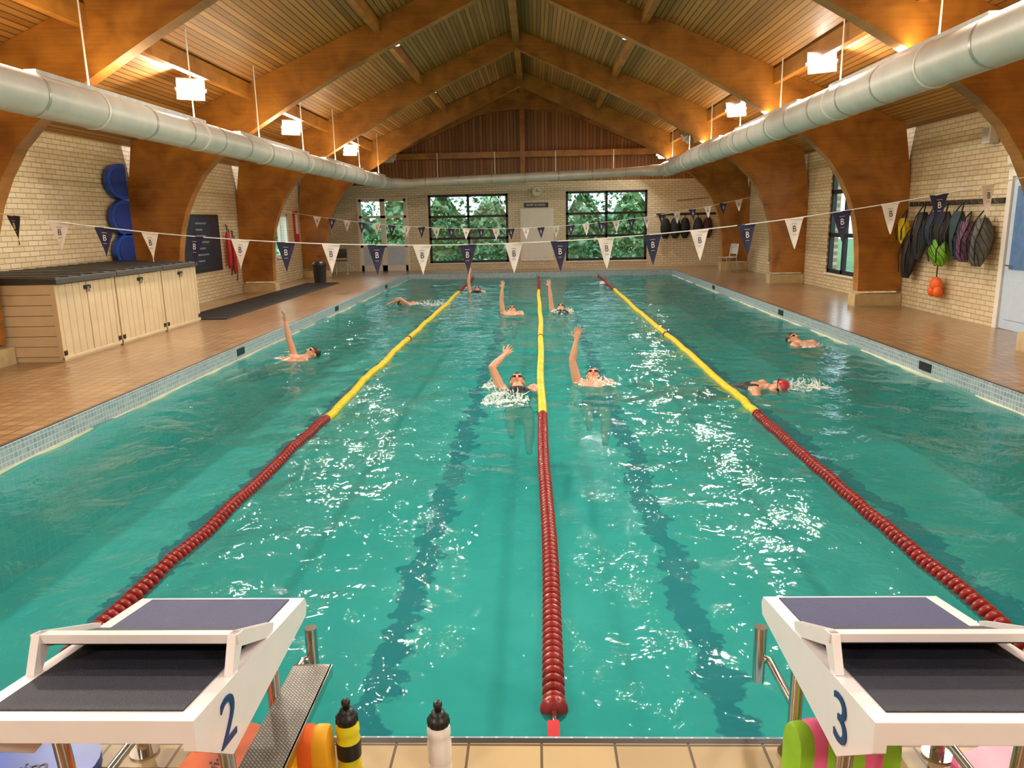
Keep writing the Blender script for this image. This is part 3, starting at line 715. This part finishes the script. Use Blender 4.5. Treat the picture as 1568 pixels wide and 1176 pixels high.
def pull_buoy(x, y, z, rotz, m1, m2, tilt=0, stand=False, L_=.24):
    b = MB(); n = 28; W_ = .075
    def prof(s):
        pts = []
        for i in range(n):
            a = 2*math.pi*i/n; cx_ = math.cos(a); r = W_*(.62+.38*cx_*cx_); pts.append((L_/2*cx_*s, r*math.sin(a)*s))
        return pts
    M = Matrix.Translation((x, y, z)) @ Matrix.Rotation(rotz, 4, 'Z') @ Matrix.Rotation(tilt, 4, 'X')
    if stand: M = Matrix.Translation((x, y, z+L_/2)) @ Matrix.Rotation(rotz, 4, 'Z') @ Matrix.Rotation(-math.pi/2, 4, 'Y') @ Matrix.Translation((0, 0, -.0675))
    for i, (a, c, m) in enumerate(((0, .045, m1), (.045, .09, m2), (.09, .135, m1))):
        b.loft([[(u, w, a) for u, w in prof(.96)], [(u, w, a+.008) for u, w in prof(1)], [(u, w, c-.008) for u, w in prof(1)], [(u, w, c) for u, w in prof(.96)]], m, True, M)
    return b.build('pull_buoy')
pull_buoy(-.712, 1.985, DECK+.002, 0, M_yfoam, M_orange, stand=True, L_=.2)
pull_buoy(.80, 1.97, DECK+.002, math.radians(15), M_green, M_pink, stand=True, L_=.235)
pull_buoy(.965, 1.94, DECK+.002, math.radians(-20), M_green, M_pink, stand=True, L_=.235)
def kickboard(x, y, z, rotz, mat, L_=.45, W_=.3, tilt=0, text=None):
    b = MB(); pts = []
    for i in range(15): a = math.pi*i/14; pts.append((L_/2-W_/2+W_/2*math.sin(a), W_/2*math.cos(a)))
    pts += [(-L_/2+.03, -W_/2), (-L_/2, -W_/2+.03), (-L_/2, W_/2-.03), (-L_/2+.03, W_/2)]
    M = Matrix.Translation((x, y, z)) @ Matrix.Rotation(rotz, 4, 'Z') @ Matrix.Rotation(tilt, 4, 'Y')
    b.prism(pts, 'Z', 0, .035, mat, M)
    if text:
        v, f = text_geo(text, .08, .001); b.add(v, f, M_bk, False, M @ Matrix.Translation((0, 0, .036)))
    return b.build('kickboard', bevel=.008)
kickboard(-1.0, 1.97, DECK+.002, math.radians(75), M_orange, L_=.42, W_=.22)
kickboard(-1.0, 1.97, DECK+.04, math.radians(82), M_orange, L_=.42, W_=.22, text='swim')
kickboard(-1.62, 1.96, DECK+.002, math.radians(35), M_blue); kickboard(-1.60, 1.95, DECK+.04, math.radians(15), M_blue, text='swim')
kickboard(1.50, 1.97, DECK+.002, math.radians(10), M_pink); kickboard(1.51, 1.98, DECK+.04, math.radians(25), M_pinkL)

# ------------------------------------------------------------------ storage cabinets
def cabinet(y0, y1):
    b = MB(); xf = -6.13; xb = XL+.04; H = 1.24; z0 = DECK+.03
    b.bx(xb, xf-.02, y0+.03, y1-.03, z0, H-.04, M_beige2)
    b.bx(xb, xf-.01, y0+.02, y1-.02, DECK, z0+.04, M_beige)
    n = 7; hh = (H-.05-z0-.04)/n
    for i in range(n):
        for yy, sg in ((y0, 1), (y1, -1)):
            ya, yb = sorted((yy, yy+sg*.03)); b.bx(xb+.02, xf-.06, ya, yb, z0+.04+i*hh+.006, z0+.04+(i+1)*hh, M_beige)
    for yy in (y0, y1-.07): b.bx(xf-.07, xf, yy, yy+.07, z0, H-.05, M_beige)
    ym = (y0+y1)/2
    for a, c in ((y0+.075, ym-.006), (ym+.006, y1-.075)):
        k = 4; wv = (c-a)/k
        for i in range(k): b.bx(xf-.03, xf-.002, a+i*wv+.004, a+(i+1)*wv-.004, z0+.04, H-.06, M_beige)
    b.bx(xf-.02, xf+.006, y0+.0, y1-.0, z0, z0+.04, M_beige)
    b.bx(xf-.004, xf+.022, ym-.07, ym+.07, H-.16, H-.11, M_black); b.cyl((xf+.02, ym, H-.2), (xf+.02, ym, H-.13), .02, mat=M_steel)
    for yy in (y0+.04, y1-.04): b.bx(xf-.005, xf+.014, yy-.03, yy+.03, z0+.06, z0+.12, M_black)
    b.prism([(xb-.0, H+.07), (xf+.04, H+.02), (xf+.045, H-.05), (xb, H-.05)], 'Y', y0-.012, y1+.012, M_lid)
    for i in range(5):
        yy = y0+(i+.5)*(y1-y0)/5; b.prism([(xb+.05, H+.078), (xf-.02, H+.035), (xf-.02, H+.02), (xb+.05, H+.06)], 'Y', yy-.06, yy+.06, M_lid)
    return b.build('storage_cabinet', bevel=.004)
cabinet(9.43, 10.82); cabinet(10.86, 12.2); cabinet(12.24, 13.5)
b = MB(); b.bx(-6.75, -5.75, 13.75, 22.0, DECK, DECK+.02, M_mat)
for y in np.arange(13.9, 22, .12): b.bx(-6.72, -5.78, y, y+.05, DECK+.02, DECK+.026, M_mat)
b.build('rubber_mat')
b = MB(); Mb = Matrix.Translation((-6.4, 22.3, DECK+.001)); b.lathe([(.17, 0), (.2, .5), (.21, .52), (.19, .53)], basic('grey_bin_plastic', '2B2D33', .4), Mb); b.lathe([(.21, .5), (.215, .54), (.16, .62), (0, .64)], M_black, Mb, cap=False); b.build('waste_bin')

def round_board(y, z):
    b = MB(); R = .33; pts = []
    for i in range(33):
        a = math.pi/2-.3+(math.pi+.6)*i/32; pts.append((y+.12+R*math.cos(a)*1.5, z+R*math.sin(a)*.96))
    b.prism(pts, 'X', XL+.05, XL+.13, M_blue)
    b.prism([(y+.12+(p[0]-y-.12)*.8, z+(p[1]-z)*.8) for p in pts], 'X', XL+.13, XL+.14, M_blue2)
    b.bx(XL+.001, XL+.05, y-.2, y+.1, z-.05, z+.05, M_black)
    return b.build('round_float_board')
for z in (2.70, 2.06, 1.46): round_board(13.8, z)
b = MB(); b.bx(XL+.001, XL+.04, 15.4, 18.2, .85, 2.15, M_black); b.bx(XL+.04, XL+.045, 15.47, 18.13, .92, 2.08, M_poster)
for i in range(14):
    yy = 15.65+1.2*(i % 2)+.05; zz = 1.95-.14*(i//2); b.bx(XL+.045, XL+.047, yy, yy+.3+.4*((i*37) % 10)/10, zz-.02, zz+.02, basic('pale_print', '6E778A', .5))
b.build('notice_board')
def rescue_tube(x, y, z, sg):
    b = MB()
    b.tube([(x, y, z+.45), (x, y, z+.3), (x, y+.02, z), (x, y, z-.35), (x, y-.02, z-.45)], lambda i: [.03, .06, .065, .06, .02][i], M_red2, seg=14)
    b.tube([(x, y, z+.45), (x, y+.05, z+.6), (x-sg*.0, y-.05, z+.62), (x, y-.01, z+.47)], .01, M_black, seg=6)
    b.tube([(x, y+.09, z+.5), (x+.0, y+.16, z+.1), (x, y+.14, z-.4), (x, y+.05, z-.62)], .012, M_black, seg=6)
    b.cyl((x, y, z+.6), (x+sg*.09, y, z+.6), .01, mat=M_steel)
    return b.build('rescue_tube')
rescue_tube(XL+.1, 18.5, 1.3, -1); rescue_tube(XL+.1, 18.8, 1.15, -1)
rescue_tube(XR-.1, 19.95, 1.4, 1)
b = MB(); b.bx(XL+.001, XL+.06, 24.0, 24.35, 1.3, 2.3, M_red2); b.bx(XL+.06, XL+.065, 24.05, 24.3, 1.6, 2.2, M_white); b.build('first_aid_board', bevel=.01)
b = MB(); b.bx(XL+.001, XL+.03, 19.9, 20.8, 1.15, 2.0, M_white); b.bx(XL+.03, XL+.034, 20.0, 20.7, 1.25, 1.9, basic('faded_poster_print', '8FA7B4', .5, var=.5, scale=9)); b.build('wall_poster')

def chair(x, y, rot, mat, name='plastic_chair'):
    b = MB(); M = Matrix.Translation((x, y, DECK)) @ Matrix.Rotation(rot, 4, 'Z')
    for sx in (-.19, .19):
        b.cyl((sx, -.2, 0), (sx, -.17, .45), .013, mat=M_steel, M=M, seg=8); b.cyl((sx, .22, 0), (sx, .17, .45), .013, mat=M_steel, M=M, seg=8); b.cyl((sx, .17, .45), (sx, .24, .85), .013, mat=M_steel, M=M, seg=8)
    b.loft([[(-.21, -.22, .44), (.21, -.22, .44), (.21, -.22, .46), (-.21, -.22, .46)], [(-.22, 0, .43), (.22, 0, .43), (.22, 0, .45), (-.22, 0, .45)], [(-.2, .2, .45), (.2, .2, .45), (.2, .2, .47), (-.2, .2, .47)]], mat, False, M)
    b.loft([[(-.2, .2, .55), (.2, .2, .55), (.2, .215, .55), (-.2, .215, .55)], [(-.2, .235, .72), (.2, .235, .72), (.2, .25, .72), (-.2, .25, .72)], [(-.18, .24, .86), (.18, .24, .86), (.18, .255, .86), (-.18, .255, .86)]], mat, False, M)
    return b.build(name, bevel=.004)
chair(-6.75, 26.2, math.radians(200), basic('dark_chair_plastic', '33302E', .5))
chair(6.0, 23.9, math.radians(-70), M_lampoff, 'folding_chair')

# ------------------------------------------------------------------ hooks with swim bags
ky = lambda y: 14.08-(14.0-y)*1.3
b = MB(); b.bx(XR-.03, XR-.001, 11.4, 14.2, 1.98, 2.06, M_capskin)
for y in np.arange(11.5, 14.15, .2): b.tube([(XR-.03, y, 2.02), (XR-.1, y, 2.0), (XR-.11, y, 2.05)], .008, M_steel, seg=6)
b.build('coat_hook_rail')
def bag(y, ztop, w, h, d, mat, seed=0, mesh=False):
    y = ky(y); w *= 1.12
    b = MB(); x = XR-.14
    rings = []; n = 18; K = 9
    for j in range(K+1):
        t = j/K; rr = (math.sin(math.pi*min(1, t*.86+.08)))**.55
        ring = []
        for i in range(n):
            a = 2*math.pi*i/n; k = 1+.14*math.sin(3*a+seed+4*t)+.1*math.sin(5*a-3*t+seed*2)
            ring.append((x-d*.1+d/2*rr*k*math.cos(a)*.85, y+w/2*rr*k*math.sin(a)+.02*math.sin(5*t+seed), ztop-.12-h*t))
        rings.append(ring)
    b.loft(rings, mat, True)
    for s_ in (-1, 1):
        b.tube([(x+.02, y, ztop+.02), (x-.02, y+s_*w*.15, ztop-.06), (x-d*.3, y+s_*w*.3, ztop-.2), (x-d*.62, y+s_*w*.33, ztop-.1-h*.5), (x-d*.5, y+s_*w*.25, ztop-.1-h*.9)], .011, M_black, seg=6)
    if mesh:
        for i in range(0, n, 2):
            b.tube([Vector(rings[j][(i+j) % n])+Vector((-.004, 0, 0)) for j in range(K+1)], .004, M_black, seg=4)
    return b.build('swim_bag')
C = lambda n, h: basic(n, h, .6, var=.25, scale=12)
bag(13.98, 1.9, .3, .45, .2, C('yellow_bag_fabric', 'E2C81E'), 1)
bag(13.8, 1.6, .34, .75, .22, C('black_bag_fabric', '1B1B1E'), 2)
bag(13.5, 2.0, .36, .8, .24, C('dark_bag_fabric', '23252B'), 3)
bag(13.2, 2.0, .3, .55, .22, C('navy_bag_fabric', '1E2C50'), 4)
bag(12.95, 2.0, .36, .62, .26, C('black_bag_fabric', '1B1B1E'), 5)
bag(12.98, 1.62, .4, .5, .26, C('green_bag_fabric', '78B82A'), 6, True)
bag(12.6, 2.0, .34, .75, .26, C('teal_bag_fabric', '24424E'), 7)
bag(12.42, 1.85, .34, .62, .28, C('purple_bag_fabric', '6E4668'), 8, True)
bag(12.12, 1.9, .34, .72, .28, C('grey_mesh_bag_fabric', '5C5C54'), 9, True)
b = MB(); yo = ky(13.03); b.tube([(XR-.12, yo, 1.3), (XR-.14, yo, .95), (XR-.14, yo, .78)], .01, M_black, seg=6)
b.sph((XR-.14, yo, .7), (.08, .14, .12), M_orange); b.sph((XR-.14, yo-.08, .58), (.07, .09, .1), M_orange); b.sph((XR-.14, yo+.09, .58), (.07, .09, .1), M_orange); b.build('orange_arm_floats')
for i, (xx, hex_) in enumerate(((4.6, '1B1B1E'), (4.95, '23252B'), (5.3, '17181A'), (5.75, '2A2F3D'), (6.1, '4A2A2A'))):
    bb = MB(); rs_ = i+20; n = 14
    rings = []
    for j in range(9):
        t = j/8; rr = math.sin(math.pi*min(1, t*.86+.08))**.55
        rings.append([(xx+.17*rr*math.cos(2*math.pi*k/n)*(1+.15*math.sin(3*k+rs_)), YF-.14+.1*rr*math.sin(2*math.pi*k/n), 1.85-.7*t) for k in range(n)])
    bb.loft(rings, C('far_bag_fabric_%d' % i, hex_), True); bb.tube([(xx, YF-.04, 1.98), (xx, YF-.08, 1.95), (xx, YF-.12, 1.8)], .014, M_black, seg=6); bb.build('swim_bag')
b = MB(); b.bx(4.3, 6.4, YF-.03, YF-.001, 1.95, 2.02, M_capskin); b.build('coat_hook_rail')
b = MB(); b.cyl((5.0, YF-.06, 2.45), (6.3, YF-.06, 2.55), .012, mat=M_steel)
for xx in (5.15, 6.1): b.cyl((xx, YF-.001, 2.46+.1*(xx-5)/1.3), (xx, YF-.06, 2.46+.1*(xx-5)/1.3), .012, mat=M_steel)
b.build('pool_pole')
b = MB()
for k in range(3): b.bx(6.2+k*.13, 6.31+k*.13, 7.4, 8.95, .50, .53, M_white)
for y in (7.6, 8.75): b.bx(6.2, 6.57, y-.03, y+.03, .44, .5, M_white); b.bx(6.22, 6.27, y-.03, y+.03, DECK, .44, M_white); b.bx(6.5, 6.55, y-.03, y+.03, DECK, .44, M_white)
b.build('slatted_bench', bevel=.005)

# ------------------------------------------------------------------ swimmers
def rounded(b, p0, p1, r0, r1, seg=14):
    b.cyl(p0, p1, r0, r1, mat=M_skin, seg=seg); b.sph(p0, r0, M_skin, seg=seg, rings=8); b.sph(p1, r1, M_skin, seg=seg, rings=8)
def hand(b, W, d, side, nrm):
    d = d.normalized(); nrm = (nrm-d*nrm.dot(d)).normalized(); w = d.cross(nrm).normalized()
    B = Matrix(((w.x, nrm.x, d.x), (w.y, nrm.y, d.y), (w.z, nrm.z, d.z)))
    b.sph(W+d*.05, (.042, .016, .055), M_skin, B)
    rounded(b, W, W+d*.03, .026, .024)
    for i, (o, l) in enumerate(((-.031, .062), (-.0105, .078), (.0105, .072), (.031, .055))):
        base = W+d*.085+w*o; dd = (d+w*o*7).normalized()
        k1 = base+dd*l*.5; k2 = k1+(dd+nrm*.22).normalized()*l*.32; k3 = k2+(dd+nrm*.45).normalized()*l*.28
        rounded(b, base-dd*.02, k1, .0098, .0092, 10); rounded(b, k1, k2, .0092, .0086, 10); rounded(b, k2, k3, .0086, .0078, 10)
    tb = W+d*.03-w*side*.03; t1 = tb+(d*.6-w*side*.8).normalized()*.038; t2 = t1+(d*.9-w*side*.35+nrm*.2).normalized()*.032
    rounded(b, tb, t1, .014, .011, 10); rounded(b, t1, t2, .011, .009, 10)
def swimmer(hx, hy, ang, pose='back', arm=1, e1=(0, 0, 1), e2=(0, 0, 1), cap=None, suit=None, vox=.0075, dz=0, arm2=None):
    d = Vector((math.cos(ang), math.sin(ang), 0)); l = Vector((-math.sin(ang), math.cos(ang), 0)); up = Vector((0, 0, 1))
    H = Vector((hx, hy, dz)); P = lambda a, c, z: H+d*a+l*c+up*z
    b = MB()
    sg = 1 if pose == 'back' else -1
    if pose == 'back':
        hc = P(0, 0, .045); u = (d*.80+up*.6).normalized(); f = (-d*.6+up*.8).normalized()
    else:
        hc = P(0, 0, .02); u = (d*.95+up*.3).normalized(); f = (l*.75*arm-up*.35+d*.1); f = (f-u*f.dot(u)).normalized()
    r = u.cross(f).normalized(); HB = Matrix(((r.x, f.x, u.x), (r.y, f.y, u.y), (r.z, f.z, u.z)))
    h = lambda a, c, z: hc+r*a+f*c+u*z
    b.sph(h(0, -.01, .025), (.077, .095, .09), M_skin, HB, 20, 14); b.sph(h(0, .02, -.03), (.06, .068, .075), M_skin, HB, 20, 12)
    b.sph(h(0, .045, -.085), (.035, .035, .03), M_skin, HB); b.sph(h(0, .075, .02), (.055, .02, .016), M_skin, HB)
    rounded(b, h(0, .083, .012), h(0, .104, -.03), .010, .015, 10); b.sph(h(0, .096, -.033), (.019, .014, .01), M_skin, HB, 10, 8)
    b.sph(h(0, .078, -.062), (.026, .012, .011), M_skin, HB, 10, 8)
    for s in (-1, 1):
        b.sph(h(s*.078, -.01, -.012), (.009, .022, .032), M_skin, HB, 10, 8); b.sph(h(s*.038, .062, -.025), (.022, .02, .018), M_skin, HB, 10, 8)
    zo = .045
    secs = [(-.10, .052, .052, -.03), (-.15, .07, .058, -.045), (-.19, .125, .07, -.055), (-.25, .178, .09, -.065), (-.36, .165, .105, -.08), (-.48, .142, .095, -.1), (-.6, .125, .085, -.12), (-.7, .148, .095, -.135), (-.80, .168, .105, -.15), (-.9, .13, .08, -.165), (-.93, .06, .05, -.17)]
    rings = []
    for a, w, t_, z in secs:
        rings.append([P(a, w*math.cos(q), z+zo*(1+a)+t_*math.sin(q)) for q in [2*math.pi*i/20 for i in range(20)]])
    b.loft(rings, M_skin, True)
    rounded(b, hc-u*.05, P(-.2, 0, -.04), .052, .06)
    if suit and suit[1] == 'w':
        for s in (-1, 1): b.sph(P(-.37, s*.08, -.01 if sg > 0 else -.12), (.07, .07, .065), M_skin)
    kick = .08
    for s in (-1, 1):
        hp = P(-.84, s*.085, -.14); kn = P(-1.24, s*.1, -.15+s*kick*sg*.6); an = P(-1.62, s*.08, -.19+s*kick)
        rounded(b, hp, kn, .085, .055); rounded(b, kn, kn+(an-kn)*.35, .052, .056); rounded(b, kn+(an-kn)*.35, an, .056, .036)
        toe = an-d*.2+up*.03*sg; rounded(b, an, an-d*.06-up*.02*sg, .036, .034); rounded(b, an, toe, .034, .02)
        b.sph(toe, (.03, .03, .018), M_skin)
    arms = []
    for s in (-1, 1):
        S = P(-.215, s*.185, -.01)
        if s == arm:
            a1 = (d*e1[0]+l*e1[1]*s+up*e1[2]).normalized(); a2 = (d*e2[0]+l*e2[1]*s+up*e2[2]).normalized()
        elif arm2: a1 = (d*arm2[0]+l*arm2[1]*s+up*arm2[2]).normalized(); a2 = a1
        else: a1 = (-d*.85+l*.3*s-up*.35).normalized(); a2 = (-d*.95-l*.1*s-up*.1).normalized()
        E = S+a1*.28; Wt = E+a2*.245
        b.sph(S, (.066, .066, .066), M_skin); rounded(b, S, S+a1*.13, .058, .052); rounded(b, S+a1*.13, E, .052, .041); rounded(b, E, E+a2*.08, .042, .044); rounded(b, E+a2*.08, Wt, .044, .027)
        rounded(b, P(-.25, s*.12, -.04), S, .075, .062)
        hand(b, Wt, (a2+Vector((0, 0, .02))).normalized(), s, d*-1 if abs(a2.dot(d)) < .8 else up)
        arms.append((S, E, Wt))
    me = bpy.data.meshes.new('tmp'); me.from_pydata(b.v, [], b.f); me.update()
    bm = bmesh.new(); bm.from_mesh(me); bmesh.ops.recalc_face_normals(bm, faces=bm.faces); bm.to_mesh(me); bm.free()
    ob = bpy.data.objects.new('tmp', me); scn.collection.objects.link(ob)
    rm = ob.modifiers.new('r', 'REMESH'); rm.mode = 'VOXEL'; rm.voxel_size = vox; rm.adaptivity = 0
    sm = ob.modifiers.new('s', 'SMOOTH'); sm.factor = .5; sm.iterations = 3
    dg = bpy.context.evaluated_depsgraph_get(); m2 = bpy.data.meshes.new_from_object(ob.evaluated_get(dg))
    bpy.data.objects.remove(ob)
    vs = [v.co.copy() for v in m2.vertices]
    cap_m = cap or M_capskin
    def distseg(p, a, c):
        ab = c-a; t = max(0, min(1, (p-a).dot(ab)/ab.dot(ab))); return (p-a-ab*t).length
    nb = MB()
    for m in (M_skin, cap_m, suit[0] if suit else M_suit): nb.mi(m)
    nb.v = [tuple(v) for v in vs]
    for p in m2.polygons:
        c = Vector((0, 0, 0))
        for i in p.vertices: c += vs[i]
        c /= len(p.vertices); q = c-hc; k = 0
        if q.length < .16 and q.dot(u) > .032+.35*q.dot(f)-.02 and q.dot(u) > -.03: k = 1
        else:
            rel = c-H; a = rel.dot(d); cc = abs(rel.dot(l))
            if suit:
                if suit[1] == 'w': ok = -.92 < a < -.30 or (-.31 < a < -.2 and .06 < cc < .12)
                else: ok = -1.0 < a < -.72
                if ok and all(distseg(c, A, B_) > .062 for A, B_, _ in arms) and all(distseg(c, B_, W_) > .06 for _, B_, W_ in arms) and (a > -.86 or suit[1] == 'm'): k = 2
        nb.f.append(list(p.vertices)); nb.m.append(k); nb.s.append(True)
    bpy.data.meshes.remove(m2)
    for s in (-1, 1):
        nb.sph(h(s*.032, .083, .004), (.023, .012, .015), M_dark, HB, 12, 8)
        nb.tube([h(s*.05, .078, .004), h(s*.08, .03, .01), h(s*.084, -.03, .02), h(s*.05, -.09, .03), h(0, -.108, .035)], .004, M_dark, seg=6)
    nb.tube([h(-.012, .092, .006), h(.012, .092, .006)], .004, M_dark, seg=6)
    nb.sph(h(0, .089, -.060), (.022, .006, .0045), M_lip, HB, 12, 6)
    return nb.build('swimmer')
def splash(cx, cy, rx, ry, n, hgt, seed, foam=30):
    rs = np.random.RandomState(seed); b = MB()
    for i in range(foam):
        a = rs.rand()*6.28; q = rs.rand()**.6; x = cx+rx*q*math.cos(a); y = cy+ry*q*math.sin(a); r = rs.uniform(.010, .032)
        b.sph((x, y, wz(x, y)+.002), (r*rs.uniform(.8, 2.4), r*rs.uniform(.5, 1.3), r*rs.uniform(.2, .5)), M_foam, Matrix.Rotation(rs.rand()*3, 3, 'Z'), 8, 5)
    for i in range(n):
        a = rs.rand()*6.28; q = rs.rand()**.7; x = cx+rx*q*math.cos(a); y = cy+ry*q*math.sin(a); z = hgt*(1-q)*rs.rand()**1.3+.01; r = rs.uniform(.003, .008)
        b.sph((x, y, z), (r, r, r*rs.uniform(1, 1.8)), M_foam, None, 6, 4)
    for i in range(int(n/16)):
        a = rs.rand()*6.28; x = cx+rx*.6*math.cos(a); y = cy+ry*.6*math.sin(a); pts = [(x, y, 0)]
        for k in range(4): pts.append((pts[-1][0]+rs.normal()*.02, pts[-1][1]+rs.normal()*.02, hgt*.16*(k+1)))
        b.tube(pts, lambda i_: [.014, .011, .008, .005, .002][i_], M_foam, seg=6)
    return b.build('water_splash')
HP = math.pi/2
swimmer(-.23, 8.55, HP+.04, 'back', 1, (.15, .35, .9), (.75, -.6, .45), M_capblack, (M_suit, 'w'), vox=.0065)
splash(-.33, 7.75, .26, .36, 220, .16, 1, 60); splash(-.5, 8.4, .16, .22, 100, .14, 2, 24)
swimmer(.67, 8.8, HP-.05, 'back', 1, (.05, .22, 1), (.2, -.2, 1), M_capskin, (M_suit2, 'm'), vox=.0065)
splash(.68, 8.55, .24, .2, 130, .12, 3, 34)
swimmer(-3.24, 10.65, math.radians(38), 'back', 1, (-.15, .15, 1), (-.1, .1, 1), M_capskin, (M_suit2, 'm'))
splash(-3.5, 10.5, .25, .15, 70, .1, 4, 18)
swimmer(2.66, 8.15, math.radians(-28), 'front', -1, (.3, .9, -.1), (.9, .2, -.25), M_capred, (M_suit, 'w'))
splash(2.95, 8.2, .3, .18, 200, .16, 5, 46)
swimmer(3.85, 11.3, math.radians(118), 'back', -1, (.9, .2, -.1), (.95, .1, -.1), M_capskin, (M_suit2, 'm'))
splash(4.0, 11.0, .2, .18, 60, .08, 6, 16)
swimmer(-3.15, 17.6, math.radians(175), 'front', 1, (.5, .4, .5), (.9, .1, -.4), M_capskin, (M_suit2, 'm'), vox=.011)
splash(-2.5, 17.4, .5, .22, 220, .16, 7, 60)
swimmer(-.5, 15.7, HP, 'back', 1, (.05, .1, 1), (.1, -.1, 1), M_capskin, (M_suit2, 'm'), vox=.01)
swimmer(.52, 15.9, HP, 'back', 1, (.05, .1, 1), (.1, .1, 1), M_capblack, (M_suit, 'w'), vox=.01)
splash(.55, 15.6, .25, .3, 120, .14, 8, 30); splash(-.5, 15.6, .18, .2, 50, .08, 9, 14)
swimmer(-1.6, 20.6, HP, 'back', 1, (.05, .1, 1), (.3, -.1, .9), M_capblack, (M_suit, 'w'), vox=.011)
b = MB(); b.sph((1.9, 21.6, .05), .09, M_white, seg=20, rings=12); b.lathe([(.091, -.012), (.092, 0), (.091, .012)], M_blue, Matrix.Translation((1.9, 21.6, .05)), cap=False); b.build('floating_ball')

# ------------------------------------------------------------------ world
w = bpy.data.worlds.new('World'); scn.world = w; w.use_nodes = True; nt = w.node_tree; nt.nodes.clear()
o_ = nt.nodes.new('ShaderNodeOutputWorld'); bg = nt.nodes.new('ShaderNodeBackground'); bg.inputs['Color'].default_value = (.78, .90, 1, 1); bg.inputs['Strength'].default_value = 3.4
L(nt, bg.outputs[0], o_.inputs[0])

# ------------------------------------------------------------------ camera
cd = bpy.data.cameras.new('camera'); cam = bpy.data.objects.new('camera', cd); scn.collection.objects.link(cam)
cd.sensor_width = 36; cd.lens = 1150/1568*36; cd.clip_start = .05
cam.matrix_world = Matrix.Translation((0, 0, CAMZ)) @ Matrix.Rotation(.034, 4, 'Z') @ Matrix.Rotation(math.radians(90-12.26), 4, 'X') @ Matrix.Rotation(-.02, 4, 'Z')
scn.camera = cam
